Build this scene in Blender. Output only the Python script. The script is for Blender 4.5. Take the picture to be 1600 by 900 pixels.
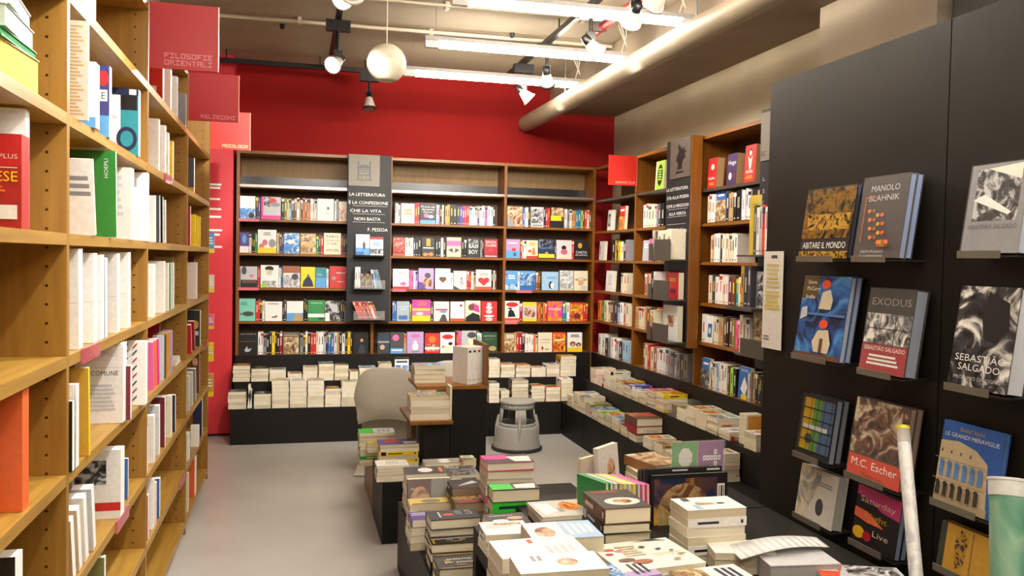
import bpy, math, random
from mathutils import Matrix, Vector
random.seed(11)
PI = math.pi
for o in list(bpy.data.objects): bpy.data.objects.remove(o)
C = bpy.context.scene.collection

# ------------------------------------------------------------------ camera
EYE = Vector((0, 0, 1.65)); FPX = 1309.0
cY = Vector((-339, 50, -FPX)).normalized()
cX = Vector((5050, -55, -FPX)); cX = (cX - cY * cX.dot(cY)).normalized()
cZ = cX.cross(cY)
RW = Matrix((cX, cY, cZ))                       # camera axes -> world axes
cam = bpy.data.cameras.new('camera'); cam.sensor_width = 36; cam.lens = 36 * FPX / 1600
cam.clip_start = 0.05
camo = bpy.data.objects.new('camera', cam); C.objects.link(camo)
m4 = RW.to_4x4(); m4.translation = EYE; camo.matrix_world = m4
bpy.context.scene.camera = camo
def ray(u, v): return RW @ Vector(((u - 800) / FPX, -(v - 450) / FPX, -1))
def atx(u, v, x): d = ray(u, v); return EYE + d * (x / d.x)
def aty(u, v, y): d = ray(u, v); return EYE + d * (y / d.y)
def atz(u, v, z): d = ray(u, v); return EYE + d * ((z - EYE.z) / d.z)
def atd(u, v, D): return EYE + ray(u, v) * D

# ------------------------------------------------------------------ world, exposure
wd = bpy.data.worlds.new('world'); bpy.context.scene.world = wd; wd.use_nodes = True
wd.node_tree.nodes['Background'].inputs[0].default_value = (0.9, 0.93, 1, 1)
wd.node_tree.nodes['Background'].inputs[1].default_value = 0.3
vs = bpy.context.scene.view_settings
vs.view_transform = 'Standard'; vs.look = 'None'; vs.gamma = 1; vs.use_curve_mapping = False
vs.exposure = 0.28
TUBE_E = 85.0
SPOT_W = 60.0

# ------------------------------------------------------------------ colours and materials
PAL = dict(white='f2f0ec', cream='e6dcc0', black='0e0d0f', navy='1d2748', blue='2f66b0', light_blue='9fc4e2', teal='2b8a96',
 turquoise='7fd0bd', green='2f8f4e', lime='9bd03c', dark_green='1f4a33', olive='7b7a3a', yellow='f4d21f', orange='ea7a2a', red='cc2a2a',
 crimson='a8182c', maroon='6e1f2c', pink='e86aa6', magenta='dc3aa0', lilac='b79bd0', purple='5b3f92', brown='6b432c', tan='b99a6b',
 grey='8f8f92', light_grey='c6c7ca', dark_grey='46464a', rust='9e5a3a', gold='c99a2e', vivid_green='35c436', hot_pink='f03c9a', pages='ebe2ca', skin='d9a07c',
 orange_red='e8502a', sky='5aa0dc', beige='d6c8ac')
def lin(h):
    r = []
    for i in (0, 2, 4):
        c = int(h[i:i+2], 16) / 255
        r.append(c / 12.92 if c <= .04045 else ((c + .055) / 1.055) ** 2.4)
    return (*r, 1)
def hx(c): return lin(PAL.get(c, c))
MATS = {}
def newmat(name):
    m = bpy.data.materials.new(name); m.use_nodes = True
    nt = m.node_tree; return m, nt, nt.nodes['Principled BSDF']
def mat(c, rough=.42, metal=0, var=.06, scale=60, bump=0, spec=.5, name=None):
    """plain colour with a slight procedural variation"""
    key = (c, rough, metal, var, scale, bump, spec)
    if key in MATS: return MATS[key]
    m, nt, b = newmat(name or str(c)); base = hx(c)
    n = nt.nodes.new('ShaderNodeTexNoise'); n.inputs['Scale'].default_value = scale; n.inputs['Detail'].default_value = 3
    tc = nt.nodes.new('ShaderNodeTexCoord'); nt.links.new(tc.outputs['Object'], n.inputs['Vector'])
    cr = nt.nodes.new('ShaderNodeValToRGB')
    cr.color_ramp.elements[0].position = .3; cr.color_ramp.elements[1].position = .7
    cr.color_ramp.elements[0].color = tuple(x * (1 - var) for x in base[:3]) + (1,)
    cr.color_ramp.elements[1].color = tuple(min(1, x * (1 + var)) for x in base[:3]) + (1,)
    nt.links.new(n.outputs['Fac'], cr.inputs['Fac']); nt.links.new(cr.outputs['Color'], b.inputs['Base Color'])
    b.inputs['Roughness'].default_value = rough; b.inputs['Metallic'].default_value = metal
    b.inputs['Specular IOR Level'].default_value = spec
    if bump:
        bp = nt.nodes.new('ShaderNodeBump'); bp.inputs['Strength'].default_value = bump; bp.inputs['Distance'].default_value = .004
        nt.links.new(n.outputs['Fac'], bp.inputs['Height']); nt.links.new(bp.outputs['Normal'], b.inputs['Normal'])
    MATS[key] = m; return m
def photo(c1, c2, c3, scale=25, dist=1.5, kind='noise'):
    """printed picture: blotches of three inks"""
    key = ('ph', c1, c2, c3, scale, dist, kind)
    if key in MATS: return MATS[key]
    m, nt, b = newmat('printed_picture')
    if kind == 'noise':
        n = nt.nodes.new('ShaderNodeTexNoise'); n.inputs['Scale'].default_value = scale; n.inputs['Detail'].default_value = 5
        n.inputs['Distortion'].default_value = dist; out = n.outputs['Fac']
    else:
        n = nt.nodes.new('ShaderNodeTexVoronoi'); n.inputs['Scale'].default_value = scale; out = n.outputs['Distance']
    tc = nt.nodes.new('ShaderNodeTexCoord'); nt.links.new(tc.outputs['Object'], n.inputs['Vector'])
    cr = nt.nodes.new('ShaderNodeValToRGB'); e = cr.color_ramp.elements
    lo, mi, hi = (.38, .5, .62) if kind == 'noise' else (.15, .4, .7)
    e[0].position = lo; e[0].color = hx(c1); e[1].position = hi; e[1].color = hx(c3)
    x = e.new(mi); x.color = hx(c2)
    nt.links.new(out, cr.inputs['Fac']); nt.links.new(cr.outputs['Color'], b.inputs['Base Color'])
    b.inputs['Roughness'].default_value = .3
    MATS[key] = m; return m
def pagesmat(c='pages'):
    key = ('pg', c)
    if key in MATS: return MATS[key]
    m, nt, b = newmat('paper_edges'); base = hx(c)
    tc = nt.nodes.new('ShaderNodeTexCoord'); mp = nt.nodes.new('ShaderNodeMapping')
    mp.inputs['Scale'].default_value = (3, 900, 3)
    n = nt.nodes.new('ShaderNodeTexNoise'); n.inputs['Scale'].default_value = 1; n.inputs['Detail'].default_value = 2
    nt.links.new(tc.outputs['Object'], mp.inputs['Vector']); nt.links.new(mp.outputs['Vector'], n.inputs['Vector'])
    cr = nt.nodes.new('ShaderNodeValToRGB')
    cr.color_ramp.elements[0].position = .3; cr.color_ramp.elements[0].color = tuple(x * .88 for x in base[:3]) + (1,)
    cr.color_ramp.elements[1].position = .6; cr.color_ramp.elements[1].color = base
    nt.links.new(n.outputs['Fac'], cr.inputs['Fac']); nt.links.new(cr.outputs['Color'], b.inputs['Base Color'])
    b.inputs['Roughness'].default_value = .8
    MATS[key] = m; return m
def woodmat(name, c1, c2, axis=0, rough=.38):
    key = ('wood', name)
    if key in MATS: return MATS[key]
    m, nt, b = newmat(name)
    tc = nt.nodes.new('ShaderNodeTexCoord'); mp = nt.nodes.new('ShaderNodeMapping')
    s = [18, 18, 18]; s[axis] = 1.2
    mp.inputs['Scale'].default_value = s
    n = nt.nodes.new('ShaderNodeTexNoise'); n.inputs['Scale'].default_value = 2; n.inputs['Detail'].default_value = 6
    nt.links.new(tc.outputs['Object'], mp.inputs['Vector']); nt.links.new(mp.outputs['Vector'], n.inputs['Vector'])
    cr = nt.nodes.new('ShaderNodeValToRGB')
    cr.color_ramp.elements[0].position = .3; cr.color_ramp.elements[0].color = lin(c1)
    cr.color_ramp.elements[1].position = .7; cr.color_ramp.elements[1].color = lin(c2)
    nt.links.new(n.outputs['Fac'], cr.inputs['Fac']); nt.links.new(cr.outputs['Color'], b.inputs['Base Color'])
    b.inputs['Roughness'].default_value = rough
    MATS[key] = m; return m
def glow(name, c, s):
    m, nt, b = newmat(name); b.inputs['Base Color'].default_value = hx(c)
    b.inputs['Emission Color'].default_value = hx(c); b.inputs['Emission Strength'].default_value = s; return m
def clear(name='clear_acrylic', c='white', alpha=None):
    key = ('clear', name)
    if key in MATS: return MATS[key]
    m, nt, b = newmat(name); out = nt.nodes['Material Output']
    b.inputs['Base Color'].default_value = hx(c); b.inputs['Roughness'].default_value = .06
    tr = nt.nodes.new('ShaderNodeBsdfTransparent'); mx = nt.nodes.new('ShaderNodeMixShader')
    n = nt.nodes.new('ShaderNodeTexNoise'); n.inputs['Scale'].default_value = 20
    mr = nt.nodes.new('ShaderNodeMapRange'); a = alpha or .12
    mr.inputs['To Min'].default_value = a * .7; mr.inputs['To Max'].default_value = a * 1.3
    nt.links.new(n.outputs['Fac'], mr.inputs['Value']); nt.links.new(mr.outputs['Result'], mx.inputs['Fac'])
    nt.links.new(tr.outputs[0], mx.inputs[1]); nt.links.new(b.outputs[0], mx.inputs[2]); nt.links.new(mx.outputs[0], out.inputs['Surface'])
    MATS[key] = m; return m

WOODL = woodmat('light_oak_laminate', '98702a', 'b28a3c', 1)
WOODV = woodmat('light_oak_upright', '8c6426', 'a67a32', 2)
WOODB = woodmat('brown_oak_laminate', '7c4a10', '905c18', 0)
WOODBV = woodmat('brown_oak_upright', '76440e', '8a5416', 2)
WOODBY = woodmat('brown_oak_shelf', '7c4a10', '905c18', 1)
BACKSHADE = woodmat('shaded_brown_back', '4a3220', '5c4028', 2, .6)  # brown back board with the shade inside the cases put into its colour
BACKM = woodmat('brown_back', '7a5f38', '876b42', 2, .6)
BLK = mat('110e0b', .55, spec=.3, var=.12, scale=9, name='black_laminate')
PANELM = mat('1e1913', .5, spec=.25, var=.2, scale=2.5, name='black_panel')
METAL = mat('9a9a9a', .3, .8, name='steel')
LEDGE = mat('3a3733', .35, .6, name='dark_metal_ledge')

# ------------------------------------------------------------------ mesh builder
class MB:
    def __init__(s): s.v = []; s.f = []; s.m = []; s.mats = []; s.smooth = []
    def mi(s, m):
        if m not in s.mats: s.mats.append(m)
        return s.mats.index(m)
    def face(s, pts, m, sm=False):
        b = len(s.v); s.v += [tuple(p) for p in pts]; s.f.append(tuple(range(b, b + len(pts)))); s.m.append(s.mi(m)); s.smooth.append(sm)
    def raw(s, vs_, fs, m, sm=False):
        b = len(s.v); s.v += [tuple(p) for p in vs_]; i = s.mi(m)
        for f in fs: s.f.append(tuple(b + k for k in f)); s.m.append(i); s.smooth.append(sm)
    def box(s, a, b, m, M=None):
        (x0, y0, z0), (x1, y1, z1) = a, b
        if x0 > x1: x0, x1 = x1, x0
        if y0 > y1: y0, y1 = y1, y0
        if z0 > z1: z0, z1 = z1, z0
        vs_ = [Vector(p) for p in ((x0,y0,z0),(x1,y0,z0),(x1,y1,z0),(x0,y1,z0),(x0,y0,z1),(x1,y0,z1),(x1,y1,z1),(x0,y1,z1))]
        if M: vs_ = [M @ p for p in vs_]
        s.raw(vs_, ((0,3,2,1),(4,5,6,7),(0,1,5,4),(1,2,6,5),(2,3,7,6),(3,0,4,7)), m); return s
    def tube(s, p0, p1, r0, m, r1=None, n=12, sm=True):
        p0 = Vector(p0); p1 = Vector(p1); r1 = r0 if r1 is None else r1
        d = (p1 - p0).normalized(); a = d.orthogonal().normalized(); c = d.cross(a)
        vs_ = []
        for p, r in ((p0, r0), (p1, r1)):
            for k in range(n):
                t = 2 * PI * k / n; vs_.append(p + (a * math.cos(t) + c * math.sin(t)) * r)
        s.raw(vs_, [(k, (k+1) % n, n + (k+1) % n, n + k) for k in range(n)], m, sm)
        s.raw(vs_[:n], [tuple(reversed(range(n)))], m); s.raw(vs_[n:], [tuple(range(n))], m); return s
    def path(s, pts, r, m, n=8):
        for a, b in zip(pts[:-1], pts[1:]): s.tube(a, b, r, m, n=n)
        return s
    def lathe(s, prof, m, n=32, o=(0,0,0), M=None):
        vs_ = []
        for r, z in prof:
            for k in range(n):
                t = 2 * PI * k / n; p = Vector((r * math.cos(t), r * math.sin(t), z)) 
                if M: p = M @ p
                vs_.append(p + Vector(o))
        fs = [(i*n+k, i*n+(k+1)%n, (i+1)*n+(k+1)%n, (i+1)*n+k) for i in range(len(prof)-1) for k in range(n)]
        s.raw(vs_, fs, m, True); return s
    def build(s, name, parent=None, M=None, mods=()):
        me = bpy.data.meshes.new(name); me.from_pydata(s.v, [], s.f)
        for m in s.mats: me.materials.append(m)
        me.polygons.foreach_set('material_index', s.m); me.polygons.foreach_set('use_smooth', s.smooth); me.update()
        o = bpy.data.objects.new(name, me); C.objects.link(o)
        if parent: o.parent = parent
        if M is not None: o.matrix_world = M
        return o
LABELS = {}
def tag(o, label, cat, group=None):
    o['label'] = label; o['category'] = cat
    if group: o['group'] = group
    LABELS.setdefault(label, []).append(o.name); return o
def thing(name, label, cat, loc=(0,0,0), group=None, M=None):
    o = bpy.data.objects.new(name, None); o.empty_display_size = .05; C.objects.link(o)
    if M is not None: o.matrix_world = M
    else: o.location = loc
    return tag(o, label, cat, group)
def part(name, mb, parent, label=None):
    """mb given in the thing's own coordinates"""
    o = mb.build(name, parent)
    if label: o['label'] = label
    return o
def struct(name, mb):
    o = mb.build(name); o['kind'] = 'structure'; return o
TXT = {}
def text_geo(s):
    if s in TXT: return TXT[s]
    cu = bpy.data.curves.new('t', 'FONT'); cu.body = s; cu.size = 1; cu.resolution_u = 2
    ob = bpy.data.objects.new('t', cu); C.objects.link(ob)
    dg = bpy.context.evaluated_depsgraph_get(); me = bpy.data.meshes.new_from_object(ob.evaluated_get(dg))
    vs_ = [(v.co.x, v.co.y) for v in me.vertices]; fs = [tuple(p.vertices) for p in me.polygons]
    bpy.data.objects.remove(ob); bpy.data.curves.remove(cu); bpy.data.meshes.remove(me)
    xs = [p[0] for p in vs_] or [0, 1]; x0, x1 = min(xs), max(xs)
    TXT[s] = ([(x - (x0 + x1) / 2, y) for x, y in vs_], fs, max(.01, x1 - x0)); return TXT[s]
PIX = dict(F='11111 10000 11110 10000 10000', I='11111 00100 00100 00100 11111', L='10000 10000 10000 10000 11111', O='11111 10001 10001 10001 11111',
 S='11111 10000 11111 00001 11111', E='11111 10000 11110 10000 11111', R='11110 10001 11110 10010 10001', N='10001 11001 10101 10011 10001',
 T='11111 00100 00100 00100 00100', A='11111 10001 11111 10001 10001', G='11111 10000 10111 10001 11111', P='11111 10001 11111 10000 10000',
 C='11111 10000 10000 10000 11111', V='10001 10001 10001 01010 00100')
def draw(mb, art, P, step=.0004):
    """art: list of shapes in unit cover coordinates, P(u, v, k) -> 3-D point with k the layer height"""
    k = 0
    for a in art:
        k += 1; e = k * step; t = a[0]
        if t == 'r':
            _, x0, y0, x1, y1, m = a; mb.face([P(x0,y0,e), P(x1,y0,e), P(x1,y1,e), P(x0,y1,e)], m if not isinstance(m, str) else mat(m))
        elif t == 'c':
            _, cx, cy, rx, ry, m = a
            mb.face([P(cx + rx*math.cos(2*PI*i/20), cy + ry*math.sin(2*PI*i/20), e) for i in range(20)], m if not isinstance(m, str) else mat(m))
        elif t == 'p':
            mb.face([P(x, y, e) for x, y in a[1]], mat(a[2]) if isinstance(a[2], str) else a[2])
        elif t == 't':                         # text centred at cx, baseline y, width w, cap height h
            _, s, cx, y, w, h, m = a; vs_, fs, wd_ = text_geo(s)
            mb.raw([P(cx + x / wd_ * w, y + yy / .72 * h, e) for x, yy in vs_], fs, mat(m))
        elif t == 'tv':                        # text running upwards: left edge x, centre y, length along v, height along u
            _, s, x0, cy, w, h, m = a; vs_, fs, wd_ = text_geo(s)
            mb.raw([P(x0 - yy / .72 * h, cy + x / wd_ * w, e) for x, yy in vs_], fs, mat(m))
        elif t == 'px':
            _, s, x0, y0, cw, ch, m = a
            for i, chh in enumerate(s):
                if chh == ' ': continue
                for r, row in enumerate(PIX[chh].split()):
                    for q, bit in enumerate(row):
                        if bit == '1':
                            xa = x0 + cw * (i * 6 + q); ya = y0 + ch * (4 - r)
                            mb.face([P(xa, ya, e), P(xa+cw*.92, ya, e), P(xa+cw*.92, ya+ch*.92, e), P(xa, ya+ch*.92, e)], mat(m))
        elif t == 'l':                         # lines of small print as bars
            _, x0, y0, x1, y1, n, m = a
            for i in range(n):
                yy = y0 + (y1 - y0) * (i + .5) / n; hh = (y1 - y0) / n * .28; sh = (i * 37 % 7) / 7 * .18 * (x1 - x0)
                mb.face([P(x0+sh*.5, yy-hh, e), P(x1-sh, yy-hh, e), P(x1-sh, yy+hh, e), P(x0+sh*.5, yy+hh, e)], mat(m))

# ------------------------------------------------------------------ books
def book_parts(w, h, t, c, art=(), spine=None, pages='pages', side=-1, hard=False, sart=(), back=None):
    """standing book, origin at the middle of its foot, front cover towards -y, spine at side*w/2"""
    cm = c if not isinstance(c, str) else mat(c); sm = mat(spine) if spine else cm
    q = .0025 if hard else .0009; ins = .003 if hard else .0008
    cv = MB(); s = side
    cv.box((-w/2, -t/2, 0), (w/2, -t/2+q, h), cm)
    cv.box((-w/2, t/2-q, 0), (w/2, t/2, h), mat(back) if back else cm)
    cv.box((s*w/2, -t/2+q, 0), (s*(w/2-q), t/2-q, h), sm)
    if art: draw(cv, art, lambda u, v, e: (-w/2 + u*w, -t/2 - e, v*h))
    if sart: draw(cv, sart, lambda u, v, e: (s*(w/2+e), -t/2+u*t, v*h))
    pg = MB(); a, b = (-w/2+q+.0003, w/2-ins) if s < 0 else (-w/2+ins, w/2-q-.0003)
    pg.box((a, -t/2+q+.0003, ins), (b, t/2-q-.0003, h-ins), pagesmat(pages)); return cv, pg
STUFF = None
def put_book(M, w, h, t, c, label, art=(), parts=True, name='paperback', group=None, **kw):
    cv, pg = book_parts(w, h, t, c, art, **kw)
    if STUFF is not None:
        for mb in (cv, pg):
            b = len(STUFF.v); STUFF.v += [tuple(M @ Vector(p)) for p in mb.v]
            for f, mi_ in zip(mb.f, mb.m): STUFF.f.append(tuple(b + k for k in f)); STUFF.m.append(STUFF.mi(mb.mats[mi_])); STUFF.smooth.append(False)
        return
    if parts:
        r = thing(name, label, 'book', group=group, M=M); part('cover', cv, r); part('page_block', pg, r); return r
    b = len(cv.v); cv.v += pg.v
    for f, mi_ in zip(pg.f, pg.m): cv.f.append(tuple(b + k for k in f)); cv.m.append(cv.mi(pg.mats[mi_])); cv.smooth.append(False)
    o = cv.build(name, None, M); return tag(o, label, 'book', group)
def T(x, y, z): return Matrix.Translation((x, y, z))
def RZ(a): return Matrix.Rotation(a, 4, 'Z')
def RX(a): return Matrix.Rotation(a, 4, 'X')
def RY(a): return Matrix.Rotation(a, 4, 'Y')
ORD = ['first', 'second', 'third', 'fourth', 'fifth', 'sixth', 'seventh', 'eighth', 'ninth', 'tenth', 'eleventh', 'twelfth', 'thirteenth',
       'fourteenth', 'fifteenth', 'sixteenth', 'seventeenth', 'eighteenth', 'nineteenth', 'twentieth']
def cname(c): return c.replace('_', ' ')
def spine_art(c, t):
    """a printed title block on the spine"""
    dark = c in ('black','navy','blue','purple','maroon','crimson','red','brown','dark_green','teal','dark_grey','green','rust','olive','magenta')
    ink = random.choice(['white', 'cream', 'yellow'] if dark else ['black', 'dark_grey', 'red', 'navy'])
    r = random.random(); a = .35 + .2 * random.random()
    art = [('r', .36, a, .64, a + .36, ink), ('r', .3, .06, .7, .1, ink)]
    if r < .25: art.append(('r', 0, .82, 1, .95, ink))
    return art
def spine_run(cols, p0, p1, rot, place, h=.205, w=.14, into=(0, 1), z=None, lean=0):
    """spines shoulder to shoulder from p0 to p1 (xy); into = direction from the spine towards the back of the shelf"""
    n = len(cols); wts = [random.uniform(.75, 1.3) for _ in cols]; tot = sum(wts)
    p0 = Vector(p0); p1 = Vector(p1); d = (p1 - p0); L = d.length; d.normalize(); s = 0
    cnt = {}
    for c in cols: cnt[c] = cnt.get(c, 0) + 1
    seen = {}
    for i, c in enumerate(cols):
        t = L * wts[i] / tot; mid = p0 + d * (s + t / 2); s += t; tt = max(.006, min(t, .07) - .0006)
        seen[c] = seen.get(c, 0) + 1
        hh = h * random.uniform(.93, 1.04); dp = random.uniform(0, .012)
        pos = mid + Vector(into) * (w / 2 + dp)
        nb = f"between {cname(cols[i-1])} and {cname(cols[i+1])}" if 0 < i < n - 1 else ('at the left end' if i == 0 else 'at the right end')
        adj = 'thick' if tt > .032 else 'slim' if tt < .016 else 'mid-width'
        base = f"{cname(c)} spine"
        if cnt[c] == 1: lab = f"{adj} {base} {nb}, {place}"
        else: lab = f"{ORD[seen[c]-1]} {base} from left, {adj}, {place}"
        hd = random.random() < .3
        put_book(T(pos.x, pos.y, z) @ RZ(rot), w, hh, tt, c, lab, parts=False, name='spine_out_book', sart=spine_art(c, tt), hard=False)
def lying(cx, cy, z, a, w, h, t, c, label, art=(), parts=True, name='stacked_book', **kw):
    """book lying on its back cover; z = its underside, a = heading of the book in the plan"""
    M = T(cx, cy, z + t/2) @ RZ(a) @ RX(-PI/2) @ T(0, 0, -h/2)
    return put_book(M, w, h, t, c, label, art, parts, name, **kw)
def stack(cx, cy, z0, cols, place, w=.14, h=.21, ang=0, front='short', t=.028, parts=False, topart=None, pages=None, jit=.004, tlist=None, hard=False, adesc=''):
    """pile of lying books, cols listed from the bottom up; front = which side of the books looks along ang; ! turns a spine to the front"""
    z = z0; n = len(cols)
    for i, c in enumerate(cols):
        tt = tlist[i] if tlist else t * random.uniform(.8, 1.2)
        flip = c.endswith('!'); c = c.rstrip('!')
        a = ang + random.uniform(-.035, .035) + ((PI/2 if flip else -PI/2) if front == 'long' else (0 if random.random() < .6 else PI))
        k = n - 1 - i
        pos = 'top book' if k == 0 else ('bottom book' if i == 0 else f"{ORD[k]} book from top")
        lab = f"{cname(c)} {adesc}{pos} in {place}" if n > 1 else f"{cname(c)} {adesc}book lying alone, {place}"
        art = topart if (i == n - 1 and topart) else cover_art(c)
        pg = pages or random.choice(['pages', 'pages', 'cream', 'beige'])
        lying(cx + random.uniform(-jit, jit), cy + random.uniform(-jit, jit), z, a, w, h, tt, c, lab, art, parts, pages=pg, hard=hard, sart=spine_art(c, tt))
        z += tt + .0004
    return z
def cover_art(c):
    dark = c in ('black','navy','blue','purple','maroon','crimson','red','brown','dark_green','teal','dark_grey','green','rust','olive','magenta')
    ink = random.choice(['white', 'cream', 'yellow', 'orange'] if dark else ['black', 'dark_grey', 'red', 'navy', 'teal'])
    pic = random.choice([photo('black', 'grey', 'white', 30), photo('brown', 'tan', 'cream', 28), photo('navy', 'sky', 'white', 26), photo('maroon', 'orange', 'yellow', 26), photo('dark_green', 'olive', 'cream', 30)])
    r = random.random()
    if r < .4: return [('r', .12, .12, .88, .6, pic), ('l', .15, .68, .85, .9, 2, ink)]
    if r < .7: return [('c', .5, .4, .25, .2, pic), ('l', .15, .7, .85, .92, 2, ink), ('l', .3, .06, .7, .12, 1, ink)]
    return [('r', 0, 0, 1, .45, pic), ('l', .15, .6, .85, .9, 3, ink)]
# ------------------------------------------------------------------ room shell
XL, XR, YB, YF, ZC = -.95, 3.23, 8.3, -2.6, 3.45
CONC = mat('b3a78c', .8, var=.1, scale=2.2, bump=.15, name='bare_concrete')
CEILM = mat('a0947f', .85, var=.1, scale=1.6, bump=.2, name='ceiling_concrete')
REDW = mat('951614', .75, var=.05, scale=1.5, spec=.2, name='red_paint')
def floormat():
    m, nt, b = newmat('polished_concrete_floor')
    tc = nt.nodes.new('ShaderNodeTexCoord'); n = nt.nodes.new('ShaderNodeTexNoise'); n.inputs['Scale'].default_value = 1.3; n.inputs['Detail'].default_value = 8
    nt.links.new(tc.outputs['Object'], n.inputs['Vector'])
    cr = nt.nodes.new('ShaderNodeValToRGB')
    cr.color_ramp.elements[0].position = .3; cr.color_ramp.elements[0].color = lin('b4b2ac')
    cr.color_ramp.elements[1].position = .7; cr.color_ramp.elements[1].color = lin('c6c4be')
    nt.links.new(n.outputs['Fac'], cr.inputs['Fac']); nt.links.new(cr.outputs['Color'], b.inputs['Base Color'])
    b.inputs['Roughness'].default_value = .3; b.inputs['Specular IOR Level'].default_value = .45
    return m
struct('floor', MB().box((XL-.2, YF-.2, -.1), (XR+.2, YB+.2, 0), floormat()))
struct('ceiling', MB().box((XL-.2, YF-.2, ZC), (XR+.2, YB+.2, ZC+.1), CEILM))
struct('wall_back', MB().box((XL-.2, YB, 0), (XR+.2, YB+.1, ZC), REDW))
struct('wall_left', MB().box((XL-.1, YF, 0), (XL, YB, ZC), CONC))
struct('wall_right', MB().box((XR, YF, 0), (XR+.1, YB, ZC), CONC))
struct('wall_front', MB().box((XL, YF-.1, 0), (XR, YF, ZC), CONC))
SOFM = mat('8a7c69', .85, var=.12, scale=2.5, bump=.25, name='soffit_concrete')
o = struct('trim_1', MB().box((2.52, YF+.01, 3.17), (XR-.002, YB-.002, ZC-.002), SOFM)); o['label'] = 'concrete ceiling soffit along the right wall'
pil = MB().box((XL+.005, 8.0, .02), (-.548, YB-.002, ZC-.002), mat('d8303a', .5, var=.04, scale=2, name='lit_red_paint'))  # the pier's brighter red carries the light falling on it
for i, (z, w_) in enumerate(((2.27, .05), (2.24, .04), (2.14, .04), (2.05, .05), (1.98, .05), (1.86, .06), (1.82, .04), (1.71, .06))):
    pil.face([(-.80, 7.9985, z), (-.80+.10+w_, 7.9985, z), (-.80+.10+w_, 7.9985, z+.018), (-.80, 7.9985, z+.018)], mat('white'))
struct('wall_pier', pil)
struct('trim_2', MB().box((XL+.006, 7.99, 0), (-.55, 8.29, .019), BLK))
col_ = MB().box((2.98, 3.44, .0), (XR-.003, 4.38, 3.168), mat('b5a894', .8, var=.08, scale=2, bump=.15, name='pale_plaster'))
struct('wall_column', col_)
struct('wall_panel_dark', MB().box((3.06, .5, 0), (XR-.003, 3.43, 3.168), mat('5a5d5a', .7, var=.05, scale=3)))

# pipe, conduits, track, ceiling bits
PIPEM = mat('998c75', .5, var=.08, scale=3, name='painted_pipe')
pp = MB(); pp.tube((2.40, YF+.1, 3.03), (2.24, 8.2, 3.03), .078, PIPEM, n=28); pp.lathe([(.078, 0), (.06, .03), (0, .04)], PIPEM, 24, M=Matrix.Rotation(-PI/2, 4, 'X'), o=(2.24, 8.2, 3.03))
for y in (7.0, 4.6, 2.0): pp.tube((2.24+ (8.2-y)*.0148, y, 3.1), (2.24+(8.2-y)*.0148, y, ZC-.003), .006, METAL)
tag(pp.build('ceiling_pipe'), 'thick cream painted pipe running along the ceiling above the right bookcases', 'pipe')
for i, (y, x0, x1, r, lab) in enumerate(((6.62, -.6, 2.5, .014, 'thin pale conduit crossing the ceiling in front of the black track'),
                                   (5.9, -.6, 2.5, .010, 'thinner conduit crossing the ceiling nearer the camera than the pale one'))):
    cmb = MB().tube((x0, y, 3.42), (x1, y-.1, 3.42), r, mat('c9bca8', .5)) 
    for x in (0, 1.0, 2.0): cmb.box((x, y-.05, 3.4), (x+.03, y+.01, ZC-.002), mat('c9bca8', .5))
    tag(cmb.build('ceiling_conduit'), lab, 'conduit')
RP = mat('c5211f', .35, name='red_pipe_paint')
r_ = MB().path([(.62, 4.62, 3.26), (.66, 4.62, 3.36), (.95, 4.6, 3.38), (1.25, 4.58, 3.36)], .022, RP, 12)
r_.lathe([(0, 0), (.035, 0), (.04, .05), (.0, .06)], RP, 16, o=(.61, 4.63, 3.2))
tag(r_.build('sprinkler_pipe'), 'red sprinkler pipe with a drop end above the hanging globe', 'pipe')
r_ = MB().tube((2.1, 2.6, 3.36), (2.16, 6.2, 3.36), .028, RP, n=14)
for y in (3, 4.4, 5.8): r_.box((2.09, y, 3.33), (2.18, y+.03, ZC-.002), METAL)
tag(r_.build('sprinkler_pipe'), 'red sprinkler main running lengthways behind the right ends of the tubes', 'pipe')
BM = mat('121214', .4, name='black_metal')
t_ = MB().box((-.94, 7.78, 3.33), (.74, 7.82, 3.37), BM)
for x in (-.6, .2, .6): t_.tube((x, 7.8, 3.37), (x, 7.8, ZC-.002), .006, BM)
tag(t_.build('lighting_track'), 'black lighting track across the top of the red wall', 'light track')
t_ = MB().box((1.86, 1.2, 3.33), (1.9, 7.6, 3.37), BM)
for y in (2, 4, 6): t_.tube((1.88, y, 3.37), (1.88, y, ZC-.002), .006, BM)
tag(t_.build('lighting_track'), 'dark lighting track running lengthways above the fluorescent tubes', 'light track')
t_ = MB().box((.26, 1.2, 3.33), (.30, 7.7, 3.37), BM)
for y in (2, 4, 6): t_.tube((.28, y, 3.37), (.28, y, ZC-.002), .006, BM)
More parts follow.
